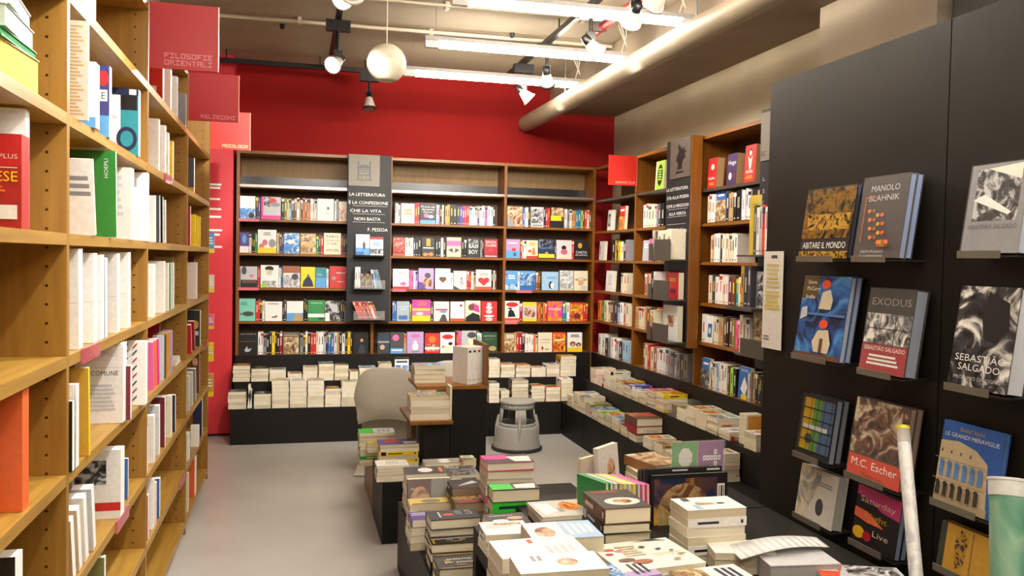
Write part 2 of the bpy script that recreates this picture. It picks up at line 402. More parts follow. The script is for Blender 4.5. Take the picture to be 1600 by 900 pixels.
def spotlight(x, y, zt, aim, lab, lit=True, watts=None, drop=.22, yoke=True, blend=.6, size=70, colr=(1, .97, .92), emis=40):
    r = thing('track_spotlight', lab, 'spotlight', (x, y, zt), group='spotlights on the ceiling tracks')
    part('adapter_box', MB().box((-.085, -.03, -.075), (.085, .03, 0), BM), r)
    part('arm', MB().tube((0, 0, -.075), (0, 0, -drop+.03), .013, BM).box((-.03, -.014, -drop), (.03, .014, -drop+.06), BM), r)
    d = Vector(aim).normalized(); q = d.to_track_quat('-Z', 'Y').to_matrix().to_4x4(); q.translation = Vector((0, 0, -drop-.02))
    hd = MB(); pr = [(0, .075), (.028, .07), (.03, .02), (.045, -.03), (.058, -.075), (.06, -.08)]
    hd.lathe([(a, b) for a, b in pr[:3]], BM, 24, M=q); hd.lathe(pr[2:], mat('d8d4cc', .3, .3), 24, M=q)
    ring = MB().lathe([(.058, -.07), (.064, -.074), (.064, -.086), (.056, -.086)], BM if not lit else mat('d8d4cc', .3, .3), 24, M=q)
    lh = part('lamp_head', hd, r); part('bezel', ring, lh)
    ln = MB().lathe([(0, -.079), (.055, -.079)], glow('lamp_glass_lit', 'ffffff', emis) if lit else mat('8a8478', .2), 24, M=q)
    part('lens', ln, lh)
    if lit:
        L = bpy.data.lights.new('spot_beam', 'SPOT'); L.energy = watts or SPOT_W; L.spot_size = math.radians(size); L.spot_blend = blend
        L.shadow_soft_size = .04; L.color = colr
        lo = bpy.data.objects.new('spot_beam', L); C.objects.link(lo); lo.parent = r
        q2 = d.to_track_quat('-Z', 'Y').to_matrix().to_4x4(); q2.translation = Vector((0, 0, -drop-.02)) + d * .1; lo.matrix_local = q2
    return r
def at_track(u, v, z): p = atz(u, v, z); return p
tag(t_.build('lighting_track'), 'left lighting track running lengthways above the aisle', 'light track')
p = aty(496, 70, 4.9)
spotlight(.28, 6.15, 3.33, (-.5, -.75, -.5), 'lit white spotlight on the aisle track in front of the red wall', watts=60, drop=.27)
spotlight(.28, 4.95, 3.33, (-.5, -.7, -.5), 'brightest spotlight at the top edge above the aisle, aimed left', watts=80, size=80, drop=.16)
spotlight(.64, 7.8, 3.33, (.05, -.15, -1), 'unlit black spotlight pointing down against the red wall', lit=False)
spotlight(1.88, 5.3, 3.33, (.9, .2, -.75), 'lit spotlight glaring between the first two fluorescent tubes', watts=45)
spotlight(1.88, 7.0, 3.33, (.8, -.1, -.75), 'small lit spotlight beyond the second tube, nearer the red wall', watts=60)
spotlight(1.88, 6.3, 3.33, (.3, .7, -.8), 'unlit dark spotlight hanging between the second and third tubes', lit=False)
# more of the shop's spotlights above the camera, then added ones for sign and shelves
for (x, y, aim, w_) in ((.28, 3.2, (-.85, -.05, -1.5), 110), (.28, 1.9, (-.85, .55, -1.1), 85), (1.88, 3.0, (-.2, -.5, -1), 25), (1.88, 1.3, (.9, .9, -1.0), 60)):
    spotlight(x, y, 3.33, aim, 'ceiling spotlight out of view above the ' + ('aisle' if x < 1 else 'tables') + (', nearer the back wall' if y > 2.5 else ', nearer the camera'), watts=w_, size=85)
spotlight(.28, 3.9, 3.33, (-.73, 2.6, -.55), 'added narrow spotlight out of view lighting the PSICOLOGIA sign', watts=260, size=16)  # unseen spot, added to brighten the sign
for (x, a) in ((.2, (.05, 3.3, -1.75)), (1.3, (-.5, 3.5, -1.8)), (2.0, (.25, 3.2, -1.7))): spotlight(.28 if x < 1 else 1.88, 4.55 if x != 1.3 else 4.2, 3.33, a, 'added ceiling spotlight aimed at the back wall shelves, ' + ('left' if x < 1 else 'middle' if x < 2 else 'right') + ' one', watts=150, size=50)  # extra spots added to brighten the back wall books

# fluorescent tubes
TUBEM = glow('fluorescent_tube', 'fff3e0', TUBE_E)
HOUS = mat('a9a7a4', .4, name='grey_fixture_metal')
def tube_light(xc, y, z, lab, half=.785, rot=-.0):
    r = thing('fluorescent_light', lab, 'ceiling light', (xc, y, z), group='fluorescent tube lights in a row'); r.rotation_euler = (0, 0, rot)
    part('tube', MB().tube((-half+.1, 0, 0), (half-.1, 0, 0), .019, TUBEM, n=16), r)
    part('housing', MB().box((-half, -.035, .028), (half, .035, .055), HOUS), r)
    for s in (-1, 1):
        part('end_cap', MB().box((s*(half-.1), -.022, -.022), (s*(half-.005), .022, .028), mat('d8dadc', .2, name='cap_plastic')), r)
        part('wire', MB().tube((s*(half-.08), 0, .055), (s*(half-.08), 0, ZC - z - .002), .0018, METAL, n=6), r)
    cb = MB(); pts = [(half-.1 + .03*math.sin(k*1.3), .02*math.cos(k*1.7), .06 + (ZC-z-.07)*abs(math.sin(k*.55))) for k in range(9)]
    cb.path(pts, .004, mat('e8e0d0', .4), 6); part('cable_loop', cb, r)
tube_light(1.61, 6.82, 3.14, 'third fluorescent tube light, furthest from the camera, before the red wall')
tube_light(1.64, 5.85, 3.14, 'middle fluorescent tube light of the three in view')
tube_light(1.66, 4.93, 3.17, 'nearest and longest looking fluorescent tube light at the top edge')
for y, w_ in ((3.7, 'just out of view before the picture top'), (2.3, 'over the black display wall'), (.9, 'over the camera side'), (-.6, 'behind the camera')):
    tube_light(1.66, y, 3.17, 'fluorescent tube light ' + w_ + ', above the tables')
for y, w_ in ((1.2, 'beside'), (-.8, 'behind')):
    tube_light(0.1, y, 3.17, f'fluorescent tube light above the aisle {w_} the camera')

# hanging globe
g = thing('hanging_globe', 'cream globe loudspeaker hanging on a cord before the red wall', 'ceiling speaker', tuple(atd(604, 99, 5.3)))
gm = mat('c6bda7', .45, name='cream_plastic'); R_ = .123
pr = [(R_*math.cos(a), R_*math.sin(a)) for a in [math.radians(x) for x in range(-62, 91, 4)]]
part('shell', MB().lathe([(0, pr[0][1])] + pr + [(0, R_)], gm, 40), g)
part('seam_ring', MB().lathe([(R_+.0005, .012), (R_+.002, .014), (R_+.0005, .016)], mat('b8b09c'), 40), g)
part('cord', MB().tube((0, 0, R_), (0, 0, ZC-g.location.z-.03), .003, mat('e8e4da'), n=8), g)
part('ceiling_rose', MB().lathe([(.05, ZC-g.location.z-.002), (.05, ZC-g.location.z-.02), (.012, ZC-g.location.z-.06), (0, ZC-g.location.z-.06)], mat('e0d8c4'), 24), g)
for (u, v, lab) in ((441, 38, 'small black ceiling sensor left of the bright spotlight'), (800, 52, 'small black ceiling sensor above the middle tube')):
    q = atz(u, v, ZC)
    tag(MB().lathe([(0, q.z-.04), (.012, q.z-.035), (.02, q.z-.012), (.02, q.z-.001)], BM, 16, o=(q.x, q.y, 0)).build('ceiling_sensor'), lab, 'sensor')

# ------------------------------------------------------------------ bookcases
def pegs(mb, face, fixed, lo, hi, z0, z1, step=.052):
    """rows of shelf-pin holes on an upright; face axis x or y"""
    z = z0; dk = mat('2a1a0c')
    while z < z1:
        for d in (lo, hi):
            r = .0042
            pts = [(r*math.cos(2*PI*k/8), r*math.sin(2*PI*k/8)) for k in range(8)]
            mb.face([(d+a, fixed, z+b) if face == 'y' else (fixed, d+a, z+b) for a, b in pts], dk)
        z += step
def case_left(y0, y1, zs, lab, first=False):
    r = thing('bookcase', lab, 'bookcase', (-.608, y0, 0)); X = lambda x: x + .608; L = y1 - y0
    D = -.33
    up = MB().box((D, -.0+.0005, 0), (0, .028, 2.70), WOODV)
    pegs(up, 'y', -.0001, -.05, -.26, .1, 2.65); part('side_panel', up, r)
    e = MB().box((D, L+.0295, 0), (0, L+.057, 2.70), WOODV) if first == 'last' else None
    if e: pegs(e, 'y', L+.0292, -.05, -.26, .1, 2.65); part('side_panel', e, r)
    part('back_panel', MB().box((D-.006, .001, .0), (D-.0005, L+.028, 2.70), WOODV), r)
    part('top_panel', MB().box((D, .0285, 2.672), (-.0, L-.0005 if not e else L+.029, 2.70), WOODL), r)
    part('plinth', MB().box((D, .0285, 0), (-.03, L-.001, .045), BLK), r)
    for k, z in enumerate(zs):
        sh = part('shelf', MB().box((D, .0285, z-.032), (0, L-.0005 if not e else L+.029, z), WOODL), r)
    return r
LZ = [.075, .385, .69, 1.03, 1.36, 1.70, 2.03, 2.37]
YS = [-.0, 1.27, 2.54, 3.83, 5.19]
case_left(1.27, 2.54, LZ, 'nearest oak bookcase bay on the left with dictionaries')
case_left(2.54, 3.83, LZ, 'second oak bookcase bay on the left, before the first hanging red sign')
case_left(3.83, 5.19, LZ, 'third oak bookcase bay on the left, under the philosophy sign')
case_left(5.19, 6.44, LZ, 'last oak bookcase bay on the left, at the end by the red pier', 'last')
case_left(-.0, 1.27, LZ, 'oak bookcase bay on the left beside the camera, outside the view')

def case_back(x0, x1, lab, lastshelf=.735, right=False, z4=1.045, left=True):
    r = thing('bookcase', lab, 'bookcase', (x0, 8.0, 0)); L = x1 - x0; D = .28
    part('side_panel', MB().box((.0005, 0, 0), (.028, D, 2.60), WOODBV), r)
    if right: part('side_panel', MB().box((L, 0, 0), (L+.026, D, 2.60), WOODBV), r)
    part('back_panel', MB().box((.0285, D-.008, 2.286), (L-.0005, D, 2.60), BACKM), r, 'upper back board behind the empty top compartment'); part('back_panel', MB().box((.0285, D-.008, 0), (L-.0005, D, 2.262), BACKSHADE), r)  # back board split: shade behind the book rows is in the lower colour
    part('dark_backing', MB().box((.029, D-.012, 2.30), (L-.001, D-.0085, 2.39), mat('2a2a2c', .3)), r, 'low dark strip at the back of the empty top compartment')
    part('top_panel', MB().box((.0285, 0, 2.574), (L-.0005, D-.0085, 2.60), WOODB), r)
    for z in (.735, z4, 1.355, 1.67, 1.982, 2.285):
        part('shelf', MB().box((.0285, 0.002, z-.022), (L-.0005, D-.0125, z), WOODB), r)
    part('steel_rail', MB().box((.0285, -.02, 2.27), (L-.0005, .0, 2.292), mat('b9b4aa', .25, .7)), r)
    part('black_apron', MB().box((.001, -.012, .0), (L-.001, -.0005, .735), BLK), r)
    return r
case_back(-.52, .70, 'left bay of the back wall bookcases, between red pier and the first chalkboard')
case_back(.70, 1.98, 'middle bay of the back wall bookcases, right of the first chalkboard')
case_back(1.98, 2.905, 'right bay of the back wall bookcases, ending in the corner', right=True)
def case_right(y0, y1, lab, zs, end=False):
    r = thing('bookcase', lab, 'bookcase', (2.93, y0, 0)); L = y1 - y0; D = .28
    part('side_panel', MB().box((0, .0005, 0), (D, .028, 2.60), WOODBV), r)
    part('back_panel', MB().box((D-.008, .0285, 0), (D, L-.0005, 2.60), BACKSHADE), r)  # back board darkened in colour for the shade inside the case
    part('top_panel', MB().box((0, .0285, 2.574), (D-.0085, L-.0005, 2.60), WOODBY), r)
    for z in zs:
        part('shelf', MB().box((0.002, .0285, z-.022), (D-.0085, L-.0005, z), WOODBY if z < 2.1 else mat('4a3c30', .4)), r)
    part('black_apron', MB().box((-.012, .001, 0), (-.0005, L-.001, .735), BLK), r)
    return r
RZs = (.735, 1.07, 1.365, 1.665, 1.955, 2.265)
case_right(6.96, 7.995, 'corner bay of the right wall bookcases, behind the small red sign', RZs)
case_right(5.76, 6.96, 'middle bay of the right wall bookcases, holding the second chalkboard', RZs)
case_right(4.66, 5.76, 'near bay of the right wall bookcases with three display books on top', (.735, 1.07, 1.36, 1.665, 1.95, 2.205))
case_right(3.4, 4.66, 'hidden bay of the right wall bookcases behind the black display wall', (.735, 1.07, 1.36, 1.665, 1.95, 2.205))

# benches
def slab(name, a, b, lab, cat='bench', m=BLK):
    mb = MB().box(a, b, m); return tag(mb.build(name), lab, cat)
bn = thing('stepped_bench', 'black two-step display bench below the left back wall bookcase', 'bench', (-.53, 7.58, 0))
part('lower_step', MB().box((0, 0, 0), (1.22, .2, .31), BLK), bn); part('upper_step', MB().box((.02, .201, 0), (1.22, .4, .52), BLK), bn)
bn = thing('stepped_bench', 'black two-step display bench at the back wall behind the chairs', 'bench', (.692, 7.58, 0))
part('lower_step', MB().box((0, 0, 0), (1.08, .2, .31), BLK), bn); part('upper_step', MB().box((0, .201, 0), (1.08, .4, .52), BLK), bn)
bn = thing('stepped_bench', 'black two-step display bench at the back wall behind the grey step stool', 'bench', (1.775, 7.58, 0))
part('lower_step', MB().box((0, 0, 0), (.70, .2, .31), BLK), bn); part('upper_step', MB().box((0, .201, 0), (.92, .4, .52), BLK), bn)
for i, (a, b, wd1) in enumerate(((6.96, 7.575, 'in the corner'), (5.92, 6.955, 'below the second chalkboard'), (4.88, 5.915, 'below the near right bookcase'), (3.6, 4.875, 'behind the black display wall'))):
    bn = thing('stepped_bench', f'black two-step display bench along the right wall {wd1}', 'bench', (2.48, a, 0))
    part('lower_step', MB().box((0, 0, 0), (.215, b-a, .305), BLK), bn)
    part('upper_step', MB().box((.2155, 0, 0), (.435, b-a, .52), BLK), bn)

# chalkboard towers
SL = mat('17181c', .55, var=.1, scale=10, name='slate_board'); EDG = WOODBV
bt = thing('chalkboard', 'tall chalkboard panel with grey throne tile on the back wall bookcases', 'chalkboard', (.465, 7.90, 0))
part('board', MB().box((0, 0, 1.05), (.40, .078, 2.60), SL), bt)
part('edge_strip', MB().box((.4005, 0, 1.05), (.408, .078, 2.60), WOODBV), bt)
tile = MB().box((.006, -.008, 2.31), (.29, -.0005, 2.60), mat('7f786c', .5, name='grey_tile'))
A = [('r', .28,.2,.33,.72,'dark_grey'), ('r',.66,.2,.71,.72,'dark_grey'), ('r',.33,.34,.66,.37,'dark_grey'), ('r',.33,.44,.66,.46,'dark_grey'), ('r',.33,.5,.66,.53,'dark_grey'), ('r',.24,.18,.75,.205,'dark_grey'),
     ('r',.40,.2,.42,.34,'dark_grey'), ('r',.57,.2,.59,.34,'dark_grey'), ('p',((.33,.6),(.4,.7),(.46,.62),(.5,.74),(.54,.62),(.6,.7),(.66,.6),(.66,.56),(.33,.56)),'dark_grey'), ('c',.305,.75,.03,.035,'dark_grey'), ('c',.685,.75,.03,.035,'dark_grey')]
draw(tile, A, lambda u, v, e: (.006+u*.284, -.008-e, 2.31+v*.29)); part('logo_tile', tile, bt, 'grey square tile with a line drawing of a throne')
def chalk(lines, P, step=.0005):
    mb = MB(); draw(mb, lines, P, step); return mb
ch = chalk([('t','LA LETTERATURA',.45,.86,.82,.05,'white'), ('t','È LA CONFESSIONE',.48,.73,.9,.05,'white'), ('t','CHE LA VITA',.42,.60,.72,.05,'white'), ('t','NON BASTA',.46,.47,.6,.052,'white'), ('t','F. PESSOA',.7,.30,.46,.055,'white'),
            ('r',.12,.70,.92,.705,'light_grey'), ('r',.12,.57,.86,.575,'light_grey'), ('r',.12,.44,.86,.445,'light_grey')], lambda u, v, e: (u*.4, -.001-e*.3, 1.72+v*.58))
part('chalk_writing', ch, bt)
for z, op in ((1.67, 0), (1.37, .12), (1.085, .12)):
    pk = MB().box((.06, -.115, z-.012), (.345, -.0005, z), BLK)
    if op:
        pk.box((.06, -.118, z-.012), (.345, -.1155, z+op*.6), clear())
    part('book_pocket', pk, bt)
bt = thing('chalkboard', 'tall chalkboard panel with a winged emblem on the right wall bookcases', 'chalkboard', (2.83, 5.70, 0))
part('board', MB().box((0, 0, 1.02), (.087, .42, 2.60), SL), bt)
part('edge_strip', MB().box((0, -.012, 1.02), (.085, -.0005, 2.60), WOODBV), bt)
tile = MB().box((-.008, .002, 2.30), (-.0005, .34, 2.598), mat('564c42', .5, name='brown_grey_tile'))
G = [('p',((.35,.22),(.62,.22),(.6,.3),(.66,.45),(.8,.5),(.72,.58),(.82,.66),(.7,.68),(.74,.78),(.6,.72),(.52,.8),(.42,.86),(.4,.76),(.46,.68),(.36,.6),(.3,.45),(.42,.36)),'black'), ('r',.3,.12,.68,.17,'black')]
draw(tile, G, lambda u, v, e: (-.008-e, .34-u*.338, 2.30+v*.298)); part('logo_tile', tile, bt, 'brown-grey tile with a dark winged emblem')
ch = chalk([('t','LA LETTERATURA',.47,.86,.88,.05,'white'), ('t','STA ALLA POESIA',.5,.73,.9,.05,'white'), ('t','COME LA MENZOGNA',.5,.60,.92,.05,'white'), ('t','ALLA VERITÀ',.5,.48,.7,.05,'white'), ('t','U. Saba',.7,.22,.42,.06,'white'),
            ('r',.1,.57,.92,.575,'light_grey'), ('r',.1,.455,.88,.46,'light_grey'), ('r',.1,.34,.85,.345,'light_grey')], lambda u, v, e: (-.001-e*.3, .42-u*.42, 1.78+v*.5))
part('chalk_writing', ch, bt)
PK = mat('4c463e', .45, name='taupe_metal')
RT_POCK = [(1.70, .56, .16), (1.40, .56, .15), (1.08, .56, .14)]
for z, L, hh in RT_POCK:
    pk = MB().box((-.14, .02, z-.03), (-.0005, .40, z-.02), PK).box((-.145, .02, z-.03), (-.1405, .29, z+hh-.03), PK).box((-.145, .33, z-.03), (-.1405, .40, z+hh*.8-.03), PK)
    part('book_pocket', pk, bt)
bt = thing('chalkboard', 'narrow visible edge of a third chalkboard behind the black display wall', 'chalkboard', (2.83, 4.24, 0))
part('board', MB().box((0, 0, 1.0), (.085, .50, 2.62), SL), bt)
t3 = MB().box((-.008, .16, 2.3), (-.0005, .49, 2.60), mat('7a7268', .5, name='brown_grey_tile'))
draw(t3, [('t','BC',.12,.1,.16,.1,'black')], lambda u, v, e: (-.008-e, .49-u*.33, 2.3+v*.3)); part('logo_tile', t3, bt)
part('chalk_writing', chalk([('t','L',.08,.85,.05,.05,'light_grey'), ('t','S',.08,.7,.05,.05,'light_grey'), ('t','C',.08,.55,.05,.05,'light_grey'), ('t','A',.08,.4,.05,.05,'light_grey')], lambda u, v, e: (-.001-e, .49-u*.49, 1.75+v*.5)), bt)
part('book_pocket', MB().box((-.16, .02, 1.70), (-.0005, .48, 1.71), PK), bt); part('book_pocket', MB().box((-.16, .02, 1.09), (-.0005, .48, 1.10), PK).box((-.165, .02, 1.09), (-.1605, .40, 1.2), PK), bt)

# hanging red signs
def sign(x0, y, z0, s, lines, c, lab, ink='d98a92'):
    r = thing('section_sign', lab, 'sign', (x0, y, z0)); m = mat(c, .4, name='red_sign')
    part('sign_board', MB().box((0, -.007, 0), (s, .007, s), m), r)
    part('edge', MB().box((s, -.008, 0), (s+.003, .008, s), mat('e8c08a', .4)), r)
    PAL['ink'+ink] = ink; mb = MB(); cw = .155 * 1/ 6 * .36
    for i, ln in enumerate(lines):
        w_ = .0245 if len(ln) > 8 else .0245
        n = len(ln) * 6 - 1; cwid = .70 / (9*6-1) if max(len(q) for q in lines) == 9 else .58 / (9*6-1)
        x = .94 - n * cwid if len(lines) == 1 else .22
        draw(mb, [('px', ln, x, .055 + (len(lines)-1-i) * .105, cwid, .016, 'ink'+ink)], lambda u, v, e: (u*s, -.0075-e, v*s))
    part('lettering', mb, r)
sign(-.605, 3.845, 2.435, .275, ['FILOSOFIE', 'ORIENTALI'], 'b01a26', 'large red square sign reading FILOSOFIE ORIENTALI')
sign(-.605, 5.205, 2.425, .275, ['RELIGIONI'], 'b5202c', 'red square sign reading RELIGIONI behind the first sign')
sign(-.605, 6.50, 2.42, .275, ['PSICOLOGIA'], 'd92a1c', 'brightly lit red square sign reading PSICOLOGIA', 'ffd9a0')  # brighter red and warm lettering carry the lamp light in their colour
sign(2.664, 6.955, 2.33, .262, ['NARRATIVA'], 'dd2e24', 'small red square sign reading NARRATIVA on the right bookcases', 'f2b0a0')
# ------------------------------------------------------------------ books on the back wall
PH = dict(sea=photo('blue','sky','white',18), bw=photo('black','grey','white',22), bwd=photo('black','dark_grey','light_grey',24), sun=photo('brown','tan','cream',20),
          red=photo('maroon','red','tan',20), dk=photo('black','navy','grey',22), gold=photo('black','gold','yellow',22), face=photo('brown','skin','cream',14), green=photo('dark_green','green','lime',18),
          pinkp=photo('magenta','pink','white',16), warm=photo('maroon','orange','yellow',18), rain=photo('magenta','orange','lime',9), sky=photo('blue','light_blue','white',9), grey=photo('grey','light_grey','white',16))
ROWV = {1: 322, 2: 376, 3: 430, 4: 481, 5: 535}
ROWZ = {1: 1.982, 2: 1.67, 3: 1.355, 4: 1.045, 5: .735}
ROWN = {1: 'top row', 2: 'second row', 3: 'third row', 4: 'fourth row', 5: 'lowest row'}
BLIM = {'L': (-.490, .699), 'M': (.7305, 1.979), 'R': (2.0105, 2.904)}
YLIM = {1: (6.99, 7.99), 2: (5.79, 6.958), 3: (4.69, 5.758)}
def clampx(b, a, c): return max(a, BLIM[b][0]), min(c, BLIM[b][1])
BAYN = {'L': 'left back bay', 'M': 'middle back bay', 'R': 'right back bay'}
def FO(row, bay, u0, u1, c, desc, art=(), h=.205, t=.028, pages='pages', spine=None):
    v = ROWV[row]; x0 = aty(u0, v, 8.02).x; x1 = aty(u1, v, 8.02).x; x0, x1 = clampx(bay, x0, x1); w = x1 - x0 - .002
    M = T((x0+x1)/2, 8.020 + t/2, ROWZ[row] + .001) @ RX(-math.radians(2.5))
    put_book(M, w, h, t, c, f"{desc}, {ROWN[row]}, {BAYN[bay]}", art, True, 'paperback', spine=spine, pages=pages)
def SP(row, bay, u0, u1, cols, h=.2, sec=''):
    v = ROWV[row]; x0 = aty(u0, v, 8.03).x; x1 = aty(u1, v, 8.03).x; x0, x1 = clampx(bay, x0, x1)
    spine_run(cols.split(), (x0, 8.035, 0), (x1, 8.035, 0), PI/2, f"{ROWN[row]}, {BAYN[bay]}{sec}", h, .14, (0, 1, 0), ROWZ[row] + .0005)
K = 'black'
# left bay
FO(1,'L',373,399,'white','white paperback with blue sea below',[('r',0,0,1,.46,PH['sea']),('c',.75,.14,.2,.12,'black')])
SP(1,'L',400,407,'navy purple',sec=', by the sea cover')
FO(1,'L',408,439,'light_grey','pale paperback with grey portrait, red dot, pink foot',[('r',0,0,1,.17,'hot_pink'),('p',((.12,.98),(.5,.98),(.45,.55),(.1,.6)),PH['bwd']),('c',.58,.82,.2,.13,'red'),('c',.72,.66,.25,.1,'grey'),('r',0,0,.1,1,'hot_pink')])
SP(1,'L',440,495,'black olive yellow light_blue dark_grey brown white tan black orange brown tan orange white light_grey cream')
FO(1,'L',495.5,522,'c9d4d6','pale blue-grey paperback with a tiny diving figure',[('c',.65,.57,.07,.07,'dark_grey'),('l',.4,.28,.75,.5,3,'beige')])
SP(1,'L',523,529,'white grey',sec=', by the chalkboard')
FO(1,'L',529.5,542,'beige','half-hidden paperback with a brown portrait',[('r',.05,.05,.95,.8,PH['face'])],h=.185)
FO(2,'L',370,389,'purple','purple paperback with blue bird and white foot',[('c',.5,.68,.25,.22,'sky'),('r',0,0,1,.32,'white')],h=.185)
SP(2,'L',389.5,402,'white black black green',h=.18)
FO(2,'L',402.6,432,'white','white paperback with pink and grey heads, yellow foot',[('c',.38,.45,.15,.13,'c9757f'),('c',.2,.28,.15,.12,'c9757f'),('c',.78,.42,.2,.18,'grey'),('r',0,0,1,.23,'yellow'),('l',.3,.75,.7,.9,2,'grey')],h=.215)
SP(2,'L',433,442.5,'cream grey navy purple',sec=', after yellow-footed cover',h=.185)
FO(2,'L',443,468,'blue','blue paperback with a white iceberg',[('r',0,0,1,1,PH['sea']),('p',((.25,.5),(.4,.7),(.5,.64),(.6,.72),(.8,.48)),'white')],h=.19)
FO(2,'L',469,494,'tan','tan paperback with a reclining painted figure',[('r',.03,.1,1,.95,PH['sun']),('c',.55,.45,.35,.12,'e0a860')],h=.19)
SP(2,'L',494.5,505.5,'green dark_green red',h=.185,sec=', after tan cover')
FO(2,'L',506,533,'cream','cream paperback headed PAROLE with red word',[('t','PARO',.5,.78,.7,.12,'black'),('t','LE BELLE',.5,.62,.75,.07,'red'),('t','STORIE',.45,.45,.6,.09,'dark_grey'),('t','AMICARE',.5,.14,.75,.12,'crimson')],h=.2)
SP(2,'L',533.5,543,'crimson navy black',h=.19,sec=', by the chalkboard')
SP(3,'L',371,375.5,'grey white',h=.19)
FO(3,'L',376,402,'light_grey','white paperback with dark feather and town collage',[('r',0,0,1,.35,'black'),('r',.08,.2,.92,.36,'brown'),('c',.2,.8,.15,.2,'dark_grey'),('c',.65,.55,.12,.08,'pink')],h=.19)
SP(3,'L',402.5,406.5,'red',h=.185)
FO(3,'L',407,435.5,'white','white paperback with a bowed dark-haired head',[('c',.48,.84,.24,.12,'black'),('p',((.3,.8),(.66,.78),(.6,.55),(.35,.55)),'beige'),('r',.1,0,.9,.3,PH['grey']),('c',.2,.1,.2,.08,'lime')],h=.205)
SP(3,'L',436,441.5,'white blue',h=.185,sec=', after the bowed head')
FO(3,'L',442,469,'rust','rust-topped paperback with a grey leafless tree',[('r',0,0,1,.68,PH['grey']),('c',.7,.5,.2,.14,'dark_grey')],h=.2)
FO(3,'L',470,492.5,'yellow','yellow paperback with a cloaked purple figure',[('p',((.1,.05),(.9,.05),(.82,.3),(.6,.55),(.45,.55),(.18,.32)),'navy'),('c',.52,.6,.08,.05,'purple')],h=.195)
FO(3,'L',493,509.5,'teal','teal paperback with pale title',[('t','REEL',.4,.6,.5,.12,'light_blue'),('r',0,0,1,.5,'sky')],h=.19)
SP(3,'L',510,514,'white light_grey',h=.19,sec=', before red cover')
FO(3,'L',515,541,'red','plain red paperback with a small grey watch',[('c',.25,.45,.12,.1,'grey'),('r',.4,.68,.95,.71,'white'),('r',.5,.28,.85,.3,'white')],h=.205)
FO(4,'L',370,399,'turquoise','turquoise paperback with a dark whale',[('c',.55,.32,.36,.11,'dark_grey'),('p',((.2,.3),(.05,.38),(.08,.25)),'dark_grey'),('l',.08,.7,.5,.85,3,'teal')],h=.205)
SP(4,'L',399.5,413.5,'red red black white',h=.19)
FO(4,'L',414,441,'white','white paperback with small red-black bird',[('c',.52,.2,.14,.03,'black'),('c',.66,.24,.08,.04,'red'),('l',.15,.84,.8,.92,1,'grey')],h=.18)
SP(4,'L',441.5,447.5,'black dark_grey',h=.185,sec=', after bird cover')
FO(4,'L',448,474,'white','paperback with white sky and blue-tan shore',[('r',0,0,1,.4,'sky'),('p',((.35,0),(1,0),(1,.2),(.7,.4),(.55,.38)),'tan')],h=.185)
SP(4,'L',475,480.5,'black black',h=.19,sec=', before green cover')
FO(4,'L',481,507.5,'green','green paperback with a white band and leaf',[('r',0,.18,1,.35,'white'),('t','VERDE',.5,.84,.7,.05,'white'),('c',.8,.12,.2,.05,'dark_green')],h=.195)
FO(4,'L',508,531.5,'grey','grey photo paperback with a leaning figure',[('r',0,0,1,1,PH['bwd']),('p',((.1,.95),(.8,.8),(.9,.4),(.5,.45)),'light_grey'),('r',0,0,.3,.4,'white')],h=.19)
SP(4,'L',532,541,'dark_grey navy grey',h=.185,sec=', by the chalkboard')
FO(5,'L',372,402,K,'black paperback with white swirl and white lettering',[('t','ON WING S',.5,.92,.85,.05,'light_grey'),('p',((.3,.2),(.45,.4),(.5,.25),(.7,.3),(.6,.15),(.4,.12)),'light_grey'),('r',0,.6,1,.615,'rust')],h=.2)
SP(5,'L',403,441,'white white grey black black yellow black black crimson',h=.2,sec=', first group')
FO(5,'L',442,468,'6e6450','bronze-coloured paperback with an arch and figure',[('r',.05,.03,.95,.78,PH['sun']),('c',.62,.3,.08,.16,'dark_grey'),('t','MAESTRO',.5,.84,.8,.06,'cream')],h=.205)
SP(5,'L',469,551,'grey black white black red red cream white white light_grey navy blue blue cream tan black white black yellow black',h=.2,sec=', second group')
FO(5,'L',552,576,K,'dark paperback with a suited man, by the bay divider',[('p',((.3,.02),(.8,.02),(.7,.42),(.45,.42)),'2e3a40'),('c',.55,.62,.1,.08,'skin')],h=.205)
# middle bay
SP(1,'M',618,626,'white light_grey',h=.19)
FO(1,'M',627,648,'white','white paperback with a pencil sketch hand',[('c',.5,.5,.3,.2,'beige'),('l',.2,.4,.85,.75,2,'tan')],h=.19)
SP(1,'M',648.5,656,'red crimson',h=.195)
FO(1,'M',656.5,681,K,'black paperback titled Prova ad amarmi ancora',[('t','Prova ad',.5,.78,.85,.09,'white'),('t','Amarmi',.5,.65,.8,.09,'white'),('t','Ancora',.5,.53,.6,.09,'white'),('c',.4,.4,.16,.1,'pink'),('c',.7,.35,.2,.08,'light_blue'),('r',0,0,1,.18,'sky')],h=.2)
SP(1,'M',682,694,'light_blue lilac black white',h=.195)
SP(1,'M',696,775,'tan gold black black navy purple purple red crimson white white light_grey purple white white pink white white black',h=.19,sec=', long group')
FO(2,'M',614,633,'maroon','dark red paperback with lit hands',[('r',.05,.2,.95,.95,PH['red']),('t','TUTTE',.5,.6,.6,.12,'white'),('r',0,0,1,.12,'orange_red')],h=.18)
SP(2,'M',633.5,658,'white cream white navy black black',h=.18)
FO(2,'M',659,680,K,'black paperback with orange flowers at its foot',[('c',.3,.1,.2,.09,'orange'),('c',.7,.12,.2,.1,'orange'),('r',.35,.55,.65,.95,'gold'),('l',.1,.4,.9,.5,1,'white')],h=.18)
SP(2,'M',681,697,'black black white black',h=.18,sec=', after orange flowers')
